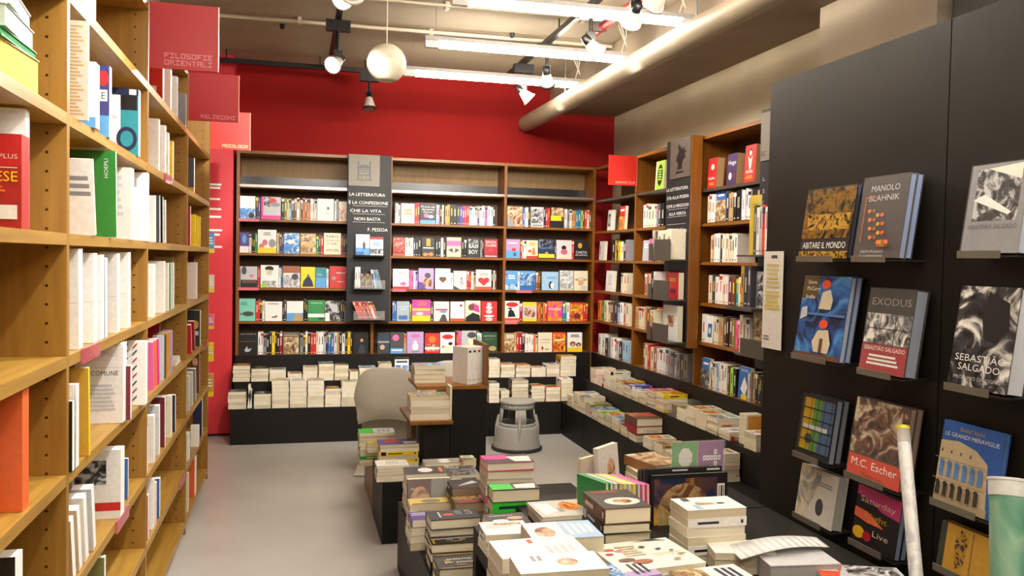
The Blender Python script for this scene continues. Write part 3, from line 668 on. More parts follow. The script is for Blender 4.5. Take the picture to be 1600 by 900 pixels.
FO(2,'M',698,721,'beige','beige paperback with a pink band and dark gloves',[('r',0,.55,1,.82,'pink'),('p',((.1,.35),(.45,.2),(.4,.45)),'dark_grey'),('p',((.9,.35),(.55,.2),(.6,.45)),'dark_grey')],h=.19)
SP(2,'M',722,729.5,'black black',h=.18,sec=', before BAD BOY')
FO(2,'M',730,750,K,'black paperback titled BAD BOY',[('r',.1,.5,.9,.95,PH['bwd']),('t','BAD',.5,.48,.7,.2,'white'),('t','BOY',.5,.18,.7,.22,'white')],h=.185)
SP(2,'M',751,756.5,'grey black',h=.18,sec=', after BAD BOY')
FO(2,'M',757,778,'crimson','crimson paperback titled SENZA CUORE',[('t','SENZA',.5,.78,.8,.13,'white'),('t','CUORE',.5,.6,.8,.13,'white'),('c',.5,.42,.18,.12,'red'),('r',.05,.05,.95,.1,'light_grey')],h=.18)
FO(3,'M',614,639,'white','white paperback with pink lettering and a heart',[('t','CARO',.5,.75,.7,.1,'red'),('t','VOLO',.5,.6,.7,.1,'pink'),('t','TEAM',.5,.45,.7,.1,'pink'),('c',.65,.25,.2,.1,'pink'),('r',0,0,1,.12,'red')],h=.19)
SP(3,'M',639.5,653,'pink pink white lilac',h=.185)
FO(3,'M',654,678,'lilac','lilac paperback with an embracing couple',[('c',.6,.65,.2,.13,'dark_grey'),('p',((.2,.15),(.95,.1),(.85,.5),(.4,.55)),PH['face']),('p',((0,0),(.5,0),(.3,.3),(0,.35)),'purple')],h=.2)
FO(3,'M',680,704,'e8eef2','white-blue paperback with brown heart-shaped bowl',[('c',.4,.5,.14,.1,'brown'),('c',.6,.5,.14,.1,'brown'),('p',((.28,.47),(.74,.47),(.5,.3)),'brown'),('l',.15,.75,.85,.9,2,'light_blue')],h=.2)
SP(3,'M',704.5,708.5,'white',h=.17)
FO(3,'M',709,729.5,'light_grey','pale paperback with a slender drawn figure',[('c',.6,.6,.06,.05,'dark_grey'),('l',.5,.25,.75,.55,4,'grey'),('p',((0,0),(.5,0),(0,.2)),'dark_grey')],h=.18)
SP(3,'M',730,743.5,'red crimson white tan',h=.18,sec=', before the red heart')
FO(3,'M',744,768,'white','white paperback with one big red heart',[('c',.32,.48,.2,.13,'red'),('c',.68,.48,.2,.13,'red'),('p',((.13,.44),(.87,.44),(.5,.18)),'red'),('r',0,0,1,.15,'orange_red'),('l',.2,.7,.8,.85,2,'tan')],h=.195)
SP(3,'M',768.5,776,'black cream brown',h=.185,sec=', right end')
SP(4,'M',613.5,619.5,'blue blue',h=.19)
FO(4,'M',620,640,'9fb0bd','grey-blue paperback with a blue boat',[('r',.15,.08,.85,.3,'blue'),('r',.2,.28,.8,.32,'tan'),('t','Le nove',.5,.7,.75,.07,'white'),('t','vite',.5,.58,.5,.07,'white')],h=.19)
SP(4,'M',640.5,643.5,'olive',h=.17)
FO(4,'M',644,673,'magenta','magenta-topped paperback with yellow lower half',[('r',0,0,1,.25,'yellow'),('r',0,.25,1,.5,'pink'),('r',0,.5,1,.6,'yellow'),('c',.4,.35,.2,.07,'cream'),('l',.3,.7,.8,.92,2,'orange')],h=.205)
SP(4,'M',673.5,677.5,'dark_grey',h=.18)
FO(4,'M',678,702,'f0d8d4','pale pink paperback with a black-dressed figure',[('p',((.35,0),(.9,0),(.75,.32),(.55,.35)),'dark_grey'),('c',.62,.48,.25,.07,'sky'),('r',.1,.55,.9,.62,'red')],h=.19)
FO(4,'M',704,726,'white','white paperback with thin lettering and a red seal',[('t','IL RISCHIO',.5,.5,.8,.08,'grey'),('t','di amare',.55,.35,.6,.08,'light_grey'),('c',.75,.8,.1,.06,'crimson'),('r',0,0,1,.14,'orange_red')],h=.19)
FO(4,'M',727,751,'cream','cream paperback with a pink hat and black skirt',[('p',((.2,.6),(.95,.4),(.9,.75),(.5,.9)),'hot_pink'),('c',.4,.68,.2,.16,'brown'),('p',((0,0),(1,0),(.95,.3),(.5,.42),(.05,.2)),'black')],h=.2)
FO(4,'M',752,777,'red','red paperback with stacked white crockery',[('c',.5,.85,.14,.08,'white'),('c',.5,.68,.2,.09,'white'),('c',.5,.48,.2,.11,'light_grey'),('c',.5,.26,.32,.05,'white'),('c',.5,.1,.22,.1,'light_grey')],h=.195)
FO(5,'M',590,609,'2a3c4a','dark teal paperback with a lit street, beside the divider',[('c',.4,.3,.2,.12,'skin'),('r',0,.5,1,.6,'grey')],h=.2)
FO(5,'M',610,631,'dark_grey','dark paperback with pink scarf and blue foot',[('c',.4,.75,.25,.15,'pink'),('r',0,0,1,.25,'sky'),('l',.1,.1,.9,.2,1,'white')],h=.2)
SP(5,'M',631.5,635.5,'tan',h=.19)
FO(5,'M',636,662,'lilac','lilac paperback with a white egg-shaped doll',[('c',.5,.3,.18,.2,'white'),('c',.5,.52,.1,.08,'cream'),('c',.5,.82,.3,.08,'pink'),('r',.28,.04,.72,.14,'grey')],h=.205)
FO(5,'M',664,687,'red','red paperback with a warm portrait',[('c',.5,.7,.25,.18,'orange'),('r',.1,.1,.9,.45,PH['face']),('r',0,.18,1,.3,'white')],h=.19)
FO(5,'M',688,711,'white','white paperback with red cloud title, reclining reader',[('c',.5,.78,.38,.12,'red'),('c',.7,.45,.15,.08,'black'),('p',((.1,.02),(.6,.02),(.8,.3),(.5,.35)),'cream'),('c',.2,.3,.12,.06,'orange')],h=.2)
SP(5,'M',713,720.5,'crimson pink',h=.21)
FO(5,'M',721,744,'b9bcc0','grey portrait paperback behind the wooden display',[('c',.7,.55,.25,.22,'cream'),('c',.7,.8,.3,.14,'dark_grey')],h=.215)
SP(5,'M',745,752.5,'green white',h=.2,sec=', by green cover')
FO(5,'M',753,777,'dark_green','dark green paperback with pale title',[('t','NEMMENO',.5,.78,.8,.07,'light_grey'),('t','GREEN',.5,.62,.6,.08,'olive'),('c',.7,.2,.25,.12,'tan')],h=.2)
# right bay
FO(1,'R',793,817,'5e4130','brown paperback with a painted woman',[('r',0,0,1,.95,PH['face']),('p',((0,0),(.5,0),(.3,.35),(0,.4)),'grey')],h=.205)
SP(1,'R',817.5,829,'blue light_grey white black',h=.195)
FO(1,'R',830,850,'light_grey','grey paperback with ornate black foliage',[('r',.05,.2,.95,.9,PH['bw']),('l',.1,.02,.9,.15,1,'grey')],h=.2)
SP(1,'R',850.5,860,'black crimson red',h=.195)
FO(1,'R',861,882,'brown','brown paperback with yellow band and black foot',[('r',.05,.55,.95,1,PH['sun']),('r',0,.35,.8,.6,'yellow'),('r',0,0,1,.33,'black')],h=.2)
SP(1,'R',883,926,'white grey white tan orange teal blue lime navy red cream brown',h=.185,sec=', right end')
FO(2,'R',791,813,'b58fc0','pink-blue dusk paperback with two tiny figures',[('r',0,0,1,.4,'sky'),('c',.55,.45,.15,.09,'red'),('r',.55,.1,.62,.3,'black'),('r',.66,.1,.72,.28,'black'),('l',.1,.75,.8,.85,1,'white')],h=.185)
SP(2,'R',813.5,822.5,'crimson light_grey white',h=.18)
FO(2,'R',823,841,'cream','cream paperback with an orange-dressed figure',[('p',((.45,.2),(.8,.2),(.7,.6),(.55,.6)),'orange'),('c',.3,.4,.15,.08,'orange_red'),('r',0,0,1,.14,'red'),('l',.2,.7,.8,.9,2,'gold')],h=.18)
FO(2,'R',842,867,'navy','dark blue paperback with yellow foot',[('r',0,.55,1,1,PH['dk']),('t','NOSTRO',.5,.5,.8,.12,'sky'),('r',0,.05,1,.25,'yellow'),('c',.5,.3,.1,.06,'gold')],h=.19)
SP(2,'R',867.5,869.5,'black',h=.185)
FO(2,'R',870,894,'e2cfd4','pinkish paperback with a dark-haired bust',[('c',.48,.6,.16,.12,'black'),('c',.5,.38,.22,.15,'c0606a'),('r',.1,.1,.9,.22,'cream')],h=.19)
SP(2,'R',894.5,897.5,'red',h=.185,sec=', before gold cover')
FO(2,'R',898,920,K,'black paperback with a golden figure and white title',[('c',.4,.75,.15,.15,'gold'),('t','CARTA',.5,.32,.8,.14,'white'),('t','DEL DESTINO',.5,.2,.85,.07,'white')],h=.185)
FO(3,'R',788,809,'sky','blue sky paperback with white script title',[('r',0,0,1,.3,PH['sky']),('l',.25,.55,.8,.8,2,'white'),('c',.08,.8,.08,.06,'red')],h=.19)
SP(3,'R',809.5,812.5,'white',h=.18)
FO(3,'R',813,837,'sky','blue paperback with clouds and a distant walker',[('r',0,0,1,.9,PH['sky']),('r',.5,.3,.56,.55,'brown'),('r',0,0,1,.25,'blue')],h=.19)
SP(3,'R',838,845,'rust brown',h=.185)
FO(3,'R',847,873,'light_blue','light blue paperback with a penguin',[('c',.55,.28,.14,.2,'black'),('c',.62,.26,.1,.16,'white'),('l',.3,.6,.9,.75,2,'sky')],h=.185)
FO(3,'R',875,896,'c8c6b4','misty grey-green paperback with foliage',[('r',0,.1,1,1,PH['grey']),('l',.2,.35,.8,.5,2,'white')],h=.2)
FO(3,'R',897,919,'cream','cream paperback with a broad straw hat',[('c',.5,.55,.45,.08,'tan'),('c',.5,.6,.22,.1,'beige'),('c',.5,.38,.2,.13,'skin'),('c',.7,.15,.25,.1,'light_grey')],h=.2)
FO(4,'R',789,812,'white','white paperback with red cloud title, black cowboy',[('c',.5,.82,.42,.12,'red'),('p',((.2,.2),(.75,.22),(.6,.5),(.4,.6),(.25,.5)),'black'),('c',.35,.63,.15,.04,'black'),('r',0,.02,1,.15,'orange_red')],h=.2)
SP(4,'R',812.5,816.5,'crimson',h=.19)
FO(4,'R',817,839,'light_grey','pale paperback with yellow ground and faces',[('r',0,.8,1,1,'yellow'),('c',.35,.5,.25,.25,PH['face']),('c',.7,.4,.2,.2,PH['face']),('r',0,0,1,.15,'yellow')],h=.19)
SP(4,'R',840,855,'red orange brown orange red',h=.185)
FO(4,'R',856,879,'orange','rainbow-coloured paperback titled IMAGINE',[('r',0,0,1,1,PH['rain']),('t','IMAGINE',.5,.55,.85,.13,'white')],h=.2)
SP(4,'R',880,890.5,'teal teal white',h=.195,sec=', after the rainbow cover')
FO(4,'R',891,911,'red','red-orange paperback with a pot',[('r',0,0,1,.9,PH['warm']),('c',.55,.28,.25,.15,'maroon'),('l',.2,.6,.8,.85,2,'gold')],h=.19)
SP(4,'R',911.5,919,'red crimson',h=.19,sec=', right end')
FO(5,'R',786,807,'tan','brown and cream paperback with a street scene',[('r',0,0,1,.65,PH['sun']),('l',.2,.75,.8,.92,2,'white')],h=.19)
SP(5,'R',807.5,820,'red crimson black',h=.19)
SP(5,'R',820.5,840,'white cream white white orange cream',h=.185,sec=', second group')
FO(5,'R',841,863,'cream','cream paperback with small red figure, thin lettering',[('t','CHIAMA',.5,.6,.7,.08,'dark_grey'),('t','LA VITA',.5,.45,.6,.08,'dark_grey'),('c',.3,.2,.08,.1,'red'),('r',.5,.12,.75,.16,'dark_grey')],h=.195)
FO(5,'R',864,884,'orange_red','orange-red paperback with a fiery landscape',[('r',0,0,1,.9,PH['warm']),('l',.1,.55,.9,.7,1,'cream')],h=.195)
FO(5,'R',887,910,'white','white paperback with two dark heads, yellow foot',[('c',.35,.4,.2,.14,'brown'),('c',.75,.36,.18,.12,'brown'),('c',.35,.36,.12,.09,'skin'),('c',.75,.32,.1,.08,'skin'),('r',0,0,1,.22,'yellow'),('l',.2,.75,.8,.9,2,'dark_grey')],h=.195)
# pink price strips on shelf edges
def strip(x0, x1, z, lab): tag(MB().box((x0, 7.994, z-.024), (x1, 7.9995, z+.002), mat('d9717c', .3)).build('label_strip'), lab, 'label strip')
strip(-.5, -.32, 1.98, 'pink label strip under the sea cover, first row of left bay'); strip(-.5, -.32, 1.353, 'pink label strip on the third row shelf edge, left bay')
strip(.9, 1.03, 1.353, 'pink label strip on the third row shelf edge, middle bay'); strip(2.12, 2.28, 1.353, 'pink label strip on the third row shelf edge, right bay')
strip(2.01, 2.14, 1.043, 'red label strip on the fourth row shelf edge, right bay'); strip(1.12, 1.32, .733, 'pink label strip under the lilac doll book, middle bay')
# pockets of the first chalkboard
def PB(x0, x1, z, cols, h, place, w=.09, lean=0):
    n = len(cols); tt = (x1 - x0) / n
    for i, c in enumerate(cols):
        M = T(x0 + tt*(i+.5), 7.9 - .008 - w/2, z + .001) @ RY(lean) @ RZ(PI/2)
        put_book(M, w, h, tt*.86, c, f"{cname(c)} booklet, {ORD[i]} from left, {place}", parts=False, name='booklet', sart=spine_art(c, tt))
put_book(T(.605, 7.865, 1.672) @ RX(-.06), .125, .19, .02, 'white', 'white travel booklet with a dark figure in top pocket of the chalkboard', [('r',0,0,1,.35,'sky'),('c',.6,.45,.1,.2,'dark_grey'),('r',0,0,.6,.15,'blue')])
put_book(T(.733, 7.865, 1.672) @ RX(-.06), .12, .17, .02, 'f2f6f8', 'white booklet with red head and skyline, top pocket of the chalkboard', [('r',0,.85,1,1,'crimson'),('r',0,.05,1,.35,PH['bw']),('l',.2,.5,.8,.7,2,'sky')])
PB(.535, .585, 1.37, ['white','white'], .19, 'middle pocket of the first chalkboard')
PB(.59, .70, 1.37, ['dark_grey','brown','black','tan','dark_grey','brown','black','grey'], .13, 'middle pocket group, first chalkboard')
PB(.715, .785, 1.37, ['light_grey','sky','grey'], .17, 'right side, middle pocket, first chalkboard', lean=-.25)
PB(.575, .765, 1.085, ['red','red','crimson','red','red','black','red','crimson','white','red','black'], .165, 'lowest pocket of the first chalkboard', lean=-.38)
# ------------------------------------------------------------------ right wall bookcases
RB = {1: 'corner right-wall bay', 2: 'middle right-wall bay', 3: 'near right-wall bay'}
RR = {0: (2.265, 'top shelf'), 1: (1.955, 'first book shelf'), 2: (1.665, 'second shelf'), 3: (1.365, 'third shelf'), 4: (1.07, 'fourth shelf'), 5: (.735, 'bottom shelf')}
def yr(u, v, x=2.94): return atx(u, v, x).y
def RS(bay, row, u0, u1, v, cols, h=.2, z=None, x=2.945, sec='', w=.14):
    y0, y1 = min(YLIM[bay][1], yr(u0, v, x)), max(YLIM[bay][0], yr(u1, v, x)); zz, rn = RR[row]; z = z or zz
    spine_run(cols.split(), (x, y0, 0), (x, y1, 0), 0, f"{rn}, {RB[bay]}{sec}", h, w, (1, 0, 0), z + .0005)
def RF(bay, row, u0, v, w, c, desc, art=(), h=.205, t=.03, z=None, x=2.955, spin=.0, **kw):
    """facing out: left (far) edge at u0"""
    y0 = min(YLIM[bay][1]-.002, yr(u0, v, x)); y0 = max(y0, YLIM[bay][0] + w + .003); zz, rn = RR[row]; z = z or zz
    M = T(x + t/2, y0 - w/2, z + .001) @ RZ(-PI/2 + spin) @ RX(-.05)
    put_book(M, w, h, t, c, f"{desc}, {rn}, {RB[bay]}", art, True, 'paperback', **kw)
RF(1,1,949,335,.13,'white','white book with small black picture',[('r',.15,.2,.6,.8,'dark_grey'),('c',.4,.5,.15,.2,'light_grey')],h=.2)
RF(1,1,967,330,.14,'red','red-topped book with yellow animals',[('r',0,0,1,.5,'gold'),('r',.05,.05,.95,.55,PH['warm']),('l',.2,.75,.9,.9,1,'white')],h=.22)
RF(1,2,936,390,.14,'white','white book with thin black mark facing out',[('r',.15,.3,.25,.75,'dark_grey')],h=.19)
RS(1,2,955,982,392,'black yellow black yellow white black grey',h=.19)
RF(1,3,946,442,.2,'white','white broad book with small grey lines',[('l',.3,.3,.8,.8,6,'light_grey')],h=.2)
RS(1,3,970,982,442,'cream cream beige',h=.19)
RS(1,4,933,982,488,'orange green cream cream brown navy light_blue white rust cream',h=.2)
RS(1,5,933,944,540,'white white',h=.2)
RS(1,5,945,980,545,'black grey white white light_grey black light_blue light_blue',h=.19,sec=', second group')
RF(2,0,1024,268,.17,'lime','lime green book with a black round face, by the chalkboard',[('c',.5,.5,.3,.38,'black'),('l',.3,.3,.7,.75,5,'lime'),('r',0,0,.12,1,'cream')],h=.24,t=.05,z=2.267)
RS(2,1,1005,1036,330,'white cream cream cream white grey dark_grey black',h=.2)
RF(2,2,1004,385,.13,'b8bcc2','grey-blue book with pale title',[('l',.2,.6,.8,.85,2,'white')],h=.18)
RS(2,2,1013,1036,388,'pink black tan dark_grey',h=.19)
RS(2,3,1006,1036,437,'rust skin cream maroon black white red red',h=.19)
RS(2,4,988,1040,490,'tan cream cream tan brown black maroon red white cream',h=.2)
RS(2,5,1003,1074,555,'brown cream red cream rust white white white light_grey grey grey light_grey grey dark_grey grey',h=.21)
RF(3,0,1106,252,.13,'red','red book with white caricature, leftmost of three',[('c',.5,.7,.2,.1,'cream'),('t','Kafka',.5,.28,.7,.1,'white'),('l',.2,.08,.8,.2,2,'gold')],h=.22,t=.06,z=2.206,pages='tan')
RF(3,0,1136,245,.13,'3d2a55','purple book titled Hugo',[('t','Hugo',.5,.65,.8,.14,'white'),('c',.35,.28,.15,.12,'white'),('c',.7,.3,.12,.1,'maroon')],h=.22,t=.06,z=2.206,pages='tan')
RF(3,0,1163,235,.14,'red','red book with white cartoon man titled Kafka, rightmost',[('c',.5,.82,.14,.09,'black'),('c',.5,.78,.1,.07,'cream'),('p',((.45,.35),(.6,.35),(.7,.7),(.52,.6),(.3,.7)),'cream'),('t','Kafka',.5,.24,.6,.1,'white'),('l',.2,.08,.8,.18,2,'gold')],h=.25,t=.06,z=2.206,pages='tan')
RS(3,1,1104,1116,315,'cream cream white',h=.2)
RF(3,1,1117,310,.15,'blue','blue-topped book with a brown painting',[('r',0,0,1,.7,PH['sun']),('l',.2,.8,.8,.92,1,'white')],h=.22,t=.05)
RS(3,1,1133,1172,308,'navy tan tan black black black grey white light_grey white',h=.205,sec=', second group')
RF(3,1,1174,300,.17,K,'black book with a golden painted woman',[('p',((.3,.1),(.75,.1),(.8,.5),(.55,.85),(.4,.7)),'gold'),('c',.5,.8,.1,.07,'skin')],h=.218,t=.03)
RS(3,2,1109,1152,378,'cream skin white white black white cream cream cream white',h=.2)
RS(3,3,1107,1165,428,'cream dark_grey white white cream white maroon brown teal cream cream',h=.205)
RS(3,4,1097,1103,485,'white',h=.2)
RF(3,4,1104,485,.0001+.10,'white','white book with a small blue portrait',[('r',.2,.2,.8,.7,'blue'),('c',.5,.45,.15,.12,'white')],h=.2)
RS(3,4,1115,1168,490,'cream cream tan tan brown black brown olive pink red blue blue navy',h=.205,sec=', second group')
RF(3,5,1095,575,.13,'blue','blue book with rocky photo',[('r',0,0,1,.6,PH['bwd']),('l',.2,.75,.8,.88,1,'white')],h=.215)
RS(3,5,1107,1150,580,'cream navy cream white light_blue white white cream white brown black lime black',h=.2,sec=', first group')
RF(3,5,1153,590,.15,'blue','blue book with white shapes and yellow foot',[('p',((.2,.3),(.5,.7),(.8,.4),(.6,.1)),'white'),('r',.3,0,.8,.15,'yellow'),('t','NOVA',.5,.85,.6,.08,'white')],h=.22)
RS(3,5,1168,1200,595,'cream grey tan black dark_grey black white green dark_green',h=.2,sec=', near end')
# books in the pockets of the second chalkboard (they stand in front of the board)
def PR(y0, y1, z, cols, h, place, w=.12):
    L = (y0 - y1) / len(cols)
    for i, c in enumerate(cols):
        put_book(T(2.83 - .005 - w/2, y0 - L*(i+.5), z) @ RZ(0), w, h*random.uniform(.95,1.03), L*.92, c, f"{cname(c)} book, {ORD[i]} from left, {place}", parts=False, name='paperback', sart=spine_art(c, .03))
PR(6.08, 5.99, 1.681, ['light_grey','tan','dark_grey'], .22, 'upper pocket, second chalkboard')
PR(5.985, 5.74, 1.681, ['pages','cream','pages'], .225, 'upper pocket, second chalkboard, pages outward')
PR(6.08, 6.0, 1.381, ['black','white'], .2, 'middle pocket, second chalkboard')
put_book(T(2.80, 5.86, 1.381) @ RZ(-PI/2), .22, .2, .045, 'red', 'red book lying open-faced in middle pocket of second chalkboard', [('c',.6,.3,.25,.1,'maroon'),('l',.3,.6,.8,.85,1,'gold')])
PR(6.09, 6.01, 1.061, ['cream','crimson','cream'], .22, 'lowest pocket, second chalkboard')
put_book(T(2.79, 5.86, 1.061) @ RZ(-PI/2), .26, .27, .04, 'white', 'large white book with a small reddish portrait in the lowest pocket', [('r',.32,.4,.72,.72,PH['face']),('c',.52,.58,.12,.1,'rust')])
# big books in the pocket of the third chalkboard
BX = 2.80
put_book(T(2.76, 4.66, 1.712) @ RZ(-PI/2), .12, .37, .012, 'ccb23a', 'large yellow magazine headed CON in pocket beside black display wall', [('t','CON',.5,.8,.7,.06,'dark_grey')])
PR(4.62, 4.46, 1.712, ['dark_grey','white','light_grey','orange_red','white'], .30, 'pocket of the third chalkboard', w=.1)
PR(4.72, 4.6, 1.39, ['gold','navy','dark_grey'], .26, 'mid-height beside the black display wall', w=.12)
put_book(T(2.76, 4.53, 1.39) @ RZ(-PI/2), .14, .22, .03, 'light_grey', 'white book with a black and white landscape beside display wall', [('r',.05,.05,.95,.9,PH['bw'])])
PR(4.72, 4.60, 1.101, ['white','cream','white'], .23, 'low pocket of the third chalkboard', w=.12)
put_book(T(2.74, 4.52, 1.101) @ RZ(-PI/2), .15, .26, .03, 'a88a5c', 'tan book with ornate brown drawing beside the display wall', [('r',.05,.05,.95,.95,PH['sun'])])
tag(MB().box((2.62, 4.44, 1.37), (2.8295, 4.74, 1.389), PK).build('book_pocket'), 'small taupe metal shelf holding the gold-spined book by the display wall', 'shelf')
# ------------------------------------------------------------------ left bookcases: books seen obliquely, covers towards the camera
LR = {2.37: 'top shelf', 2.03: 'second shelf down', 1.70: 'third shelf down', 1.36: 'eye-level shelf', 1.03: 'fifth shelf down', .69: 'sixth shelf down', .385: 'seventh shelf down', .075: 'bottom shelf'}
LB = {0: 'nearest left bookcase', 1: 'second left bookcase', 2: 'third left bookcase', 3: 'last left bookcase'}
FR = -.615
YS_ = [1.27, 2.54, 3.83, 5.19, 6.44]
GAP = {}
for a_, b_ in zip(LZ, LZ[1:] + [2.702]): GAP[a_] = b_ - .032 - a_
def LBk(bay, z, u, w, h, t, c, desc, art=(), x=FR, lean=0, yaw=0, side=-1, spine=None, pages='white', dy=0, name='paperback', sart=(), hard=False):
    """book whose aisle-side edge shows at pixel column u"""
    y = atx(u, 400, x).y + dy; lo = YS_[bay] + .029 + t/2; hi = YS_[bay+1] - .003 - t/2
    lo += abs(math.sin(lean)) * h
    y = min(max(y, lo), hi); h = min(h, GAP[z] - .008 - abs(math.sin(lean)) * t)
    if x > -.608: x = min(x, -.585)
    M = T(x, y, z + .001 + t/2*math.sin(abs(lean))) @ RZ(yaw) @ RX(abs(lean)) @ T(-w/2, 0, 0)
    return put_book(M, w, h, t, c, f"{desc}, {LR[z]}, {LB[bay]}", art, True, name, side=side, spine=spine, pages=pages, sart=sart, hard=hard)
TX = [('l', .12, .08, .88, .9, 22, 'light_grey')]
# nearest bay
def wrapstack(x, y, z, cols, desc):
    zz = z
    for i, c in enumerate(cols):
        lying(x, y, zz, .1 * (i % 2), .19, .27, .045, c, f"{cname(c)} boxed set in plastic wrap, {'upper' if i else 'lower'} of the pile, {desc}", [('r', .1, .1, .9, .5, 'white'), ('l', .2, .6, .8, .85, 2, 'grey')], True, 'boxed_book', hard=True); zz += .046
    return zz
zz = 2.031
for i, (c, lab) in enumerate((('ccb45a', 'yellow language course box at the bottom of the pile'), ('green', 'green language course folder in the pile'), ('c5d8cc', 'pale green plastic wrapped set in the pile'), ('e4ebe4', 'white plastic wrapped set crowning the pile'))):
    t_ = (.085, .02, .05, .04)[i]
    lying(-.72, 2.18, zz, .06*(i-1), .2, .26, t_, c, f"{lab}, nearest left bookcase", [('l', .1, .2, .9, .8, 3, 'white')], True, 'boxed_book', hard=True, pages=c); zz += t_ + .001
LBk(0,1.70,40,.17,.22,.06,'b02a24','red dictionary titled DIZIONARIO PLUS FRANCESE',[('r',0,.66,1,1,'red'),('t','DIZIONARIO PLUS',.5,.74,.9,.05,'cream'),('t','FRANCESE',.5,.5,.9,.11,'yellow'),('r',.05,.64,.95,.65,'cream'),('l',.1,.38,.8,.46,2,'orange'),('r',.7,.1,.95,.25,'white'),('c',.4,.8,.12,.08,'orange')],side=1,x=-.62)
LBk(0,1.70,18,.14,.29,.03,'white','tall white paperback behind the red dictionary',x=-.63,dy=.12)
LBk(0,1.03,40,.20,.31,.05,'e2662e','tall orange binder with embossed lettering',[('t','DEVOTO OLI',.3,.3,.02,.4,'orange'),('r',.6,.1,.63,.8,'rust'),('r',.25,.1,.27,.8,'rust')],side=1,pages='orange',x=-.62)
LBk(0,1.03,12,.16,.2,.03,'white','white paperback beside the orange binder',dy=-.08,x=-.64)
LBk(0,.69,30,.16,.25,.06,'2b2422','dark boxed book with a white round label',[('c',.6,.65,.3,.16,'white'),('t','Zagreb',.6,.62,.4,.06,'crimson'),('l',.2,.2,.9,.4,2,'white')],x=-.62)
# second bay
B = 1
LBk(B,2.37,146,.16,.26,.05,'white','white wrapped paperback'); LBk(B,2.37,133,.14,.22,.05,'light_grey','grey bundle behind the upright')
LBk(B,2.03,138,.15,.285,.012,'cfc4b4','tall sheet of small brown print',[('l',.08,.04,.92,.96,26,'tan')],x=-.585)
LBk(B,2.03,152,.13,.20,.05,'white','white thick book with blue foot',[('r',0,0,1,.16,'sky')],x=-.595)
LBk(B,2.03,172,.12,.235,.04,'3a3a80','blue course book with orange-clad boy and red badge',[('r',0,0,1,.3,'sky'),('r',.1,.5,.95,.66,'white'),('t','CLASSE',.52,.53,.75,.1,'navy'),('c',.85,.82,.13,.11,'red'),('p',((.35,0),(.75,0),(.65,.38),(.45,.38)),'orange'),('c',.3,.38,.15,.1,'white')],x=-.60)
LBk(B,2.03,217,.17,.26,.04,'white','white and teal course book with disc badge',[('r',0,.9,1,1,'navy'),('r',.62,0,1,.9,'teal'),('r',.62,.68,.97,.9,'black'),('c',.75,.25,.22,.18,'navy'),('c',.75,.25,.14,.12,'teal'),('c',.12,.68,.12,.1,'green'),('r',.8,.91,.95,.99,'white'),('t','ready',.4,.55,.28,.05,'grey')],x=-.60)
LBk(B,1.70,150,.15,.235,.022,'red','leaning white and red booklet',[('r',.5,0,1,1,'white'),('l',.55,.5,.95,.8,3,'grey')],lean=-.2,x=-.60)
LBk(B,1.70,183,.2,.30,.02,'2d8a38','large green book with HOEPLI on its cover',[('tv','HOEPLI',.88,.8,.22,.06,'white')],x=-.585,lean=-.08)
LBk(B,1.70,207,.14,.27,.05,'e2dcd8','grey-white wrapped bundle',TX[:0]+[('l',.2,.3,.8,.9,6,'light_grey'),('r',.2,.1,.3,.25,'crimson')],x=-.60)
LBk(B,1.70,224,.10,.22,.05,'ece6e4','white paperback stack beside the bundle',[],x=-.61)
LBk(B,1.70,238,.14,.285,.04,'e8dfdd','white back cover with grey barcode, jutting past the upright',[('r',.35,.75,.7,.88,'grey'),('l',.3,.3,.7,.6,3,'light_grey')],x=-.60,yaw=0)
for i, (u, w_, h_, c, d) in enumerate(((127,.14,.3,'white','widest white paperback, leftmost'),(150,.07,.285,'f4f2ee','narrow white paperback, second cluster'),(161,.06,.28,'white','narrow white paperback with grey band'),(167,.05,.27,'dark_grey','dark slim book among white ones'),(186,.09,.285,'f6f4f0','white paperback tied with string'),(203,.1,.29,'white','last white paperback in the tied group'))):
    LBk(B,1.36,u,w_,h_,.05,c,d,[('r',0,.46,1,.463,'tan')] + ([('r',.1,.02,.9,.3,'sky')] if i == 3 else []),lean=-.03)
LBk(B,1.03,97,.02,.2,.03,'black','black spine beside the near upright',x=-.60,dy=.12)
LBk(B,1.03,122,.07,.24,.03,'white','white booklet with red fish',[('c',.5,.72,.3,.09,'c0505a'),('p',((.75,.72),(.95,.8),(.95,.64)),'c0505a'),('l',.2,.5,.8,.56,1,'light_grey')],x=-.60)
LBk(B,1.03,141,.05,.27,.02,'gold','yellow upright spine',x=-.60,lean=-.05,spine='yellow',side=1)
LBk(B,1.03,196,.16,.31,.07,'f0ecea','large white book titled CARNEVALE, tied with string',[('t','MANUALI',.5,.84,.7,.07,'cfcac6'),('t','IL COMUNE',.55,.6,.7,.06,'dark_grey'),('l',.2,.15,.85,.5,7,'light_grey'),('r',0,.7,1,.703,'grey')],x=-.60)
LBk(B,1.03,217,.09,.2,.02,'white','white book with maroon spine strip',[('r',.55,0,1,1,'maroon')],x=-.56)
LBk(B,1.03,236,.12,.26,.05,'white','white book with airmail stripes in red and navy',[('p',((x0,y0),(x0+.14,y0+.07),(x0+.14,y0+.10),(x0,y0+.03)),'crimson' if (i+j)%2 else 'navy') for i,x0 in enumerate((.05,.32,.6)) for j,y0 in enumerate((.06,.18,.3,.42,.54,.66,.78,.88))],x=-.57)
for i, (u, w_, h_, c) in enumerate(((118,.07,.19,'tan'),(128,.05,.2,'beige'),(138,.06,.215,'white'),(150,.06,.215,'light_grey'))):
    LBk(B,.69,u,w_,h_,.04,c,f'{cname(c)} string-tied booklet bundle',lean=-.18)
LBk(B,.69,150,.10,.26,.04,'beige','beige paperback leaning at the back',x=-.72)
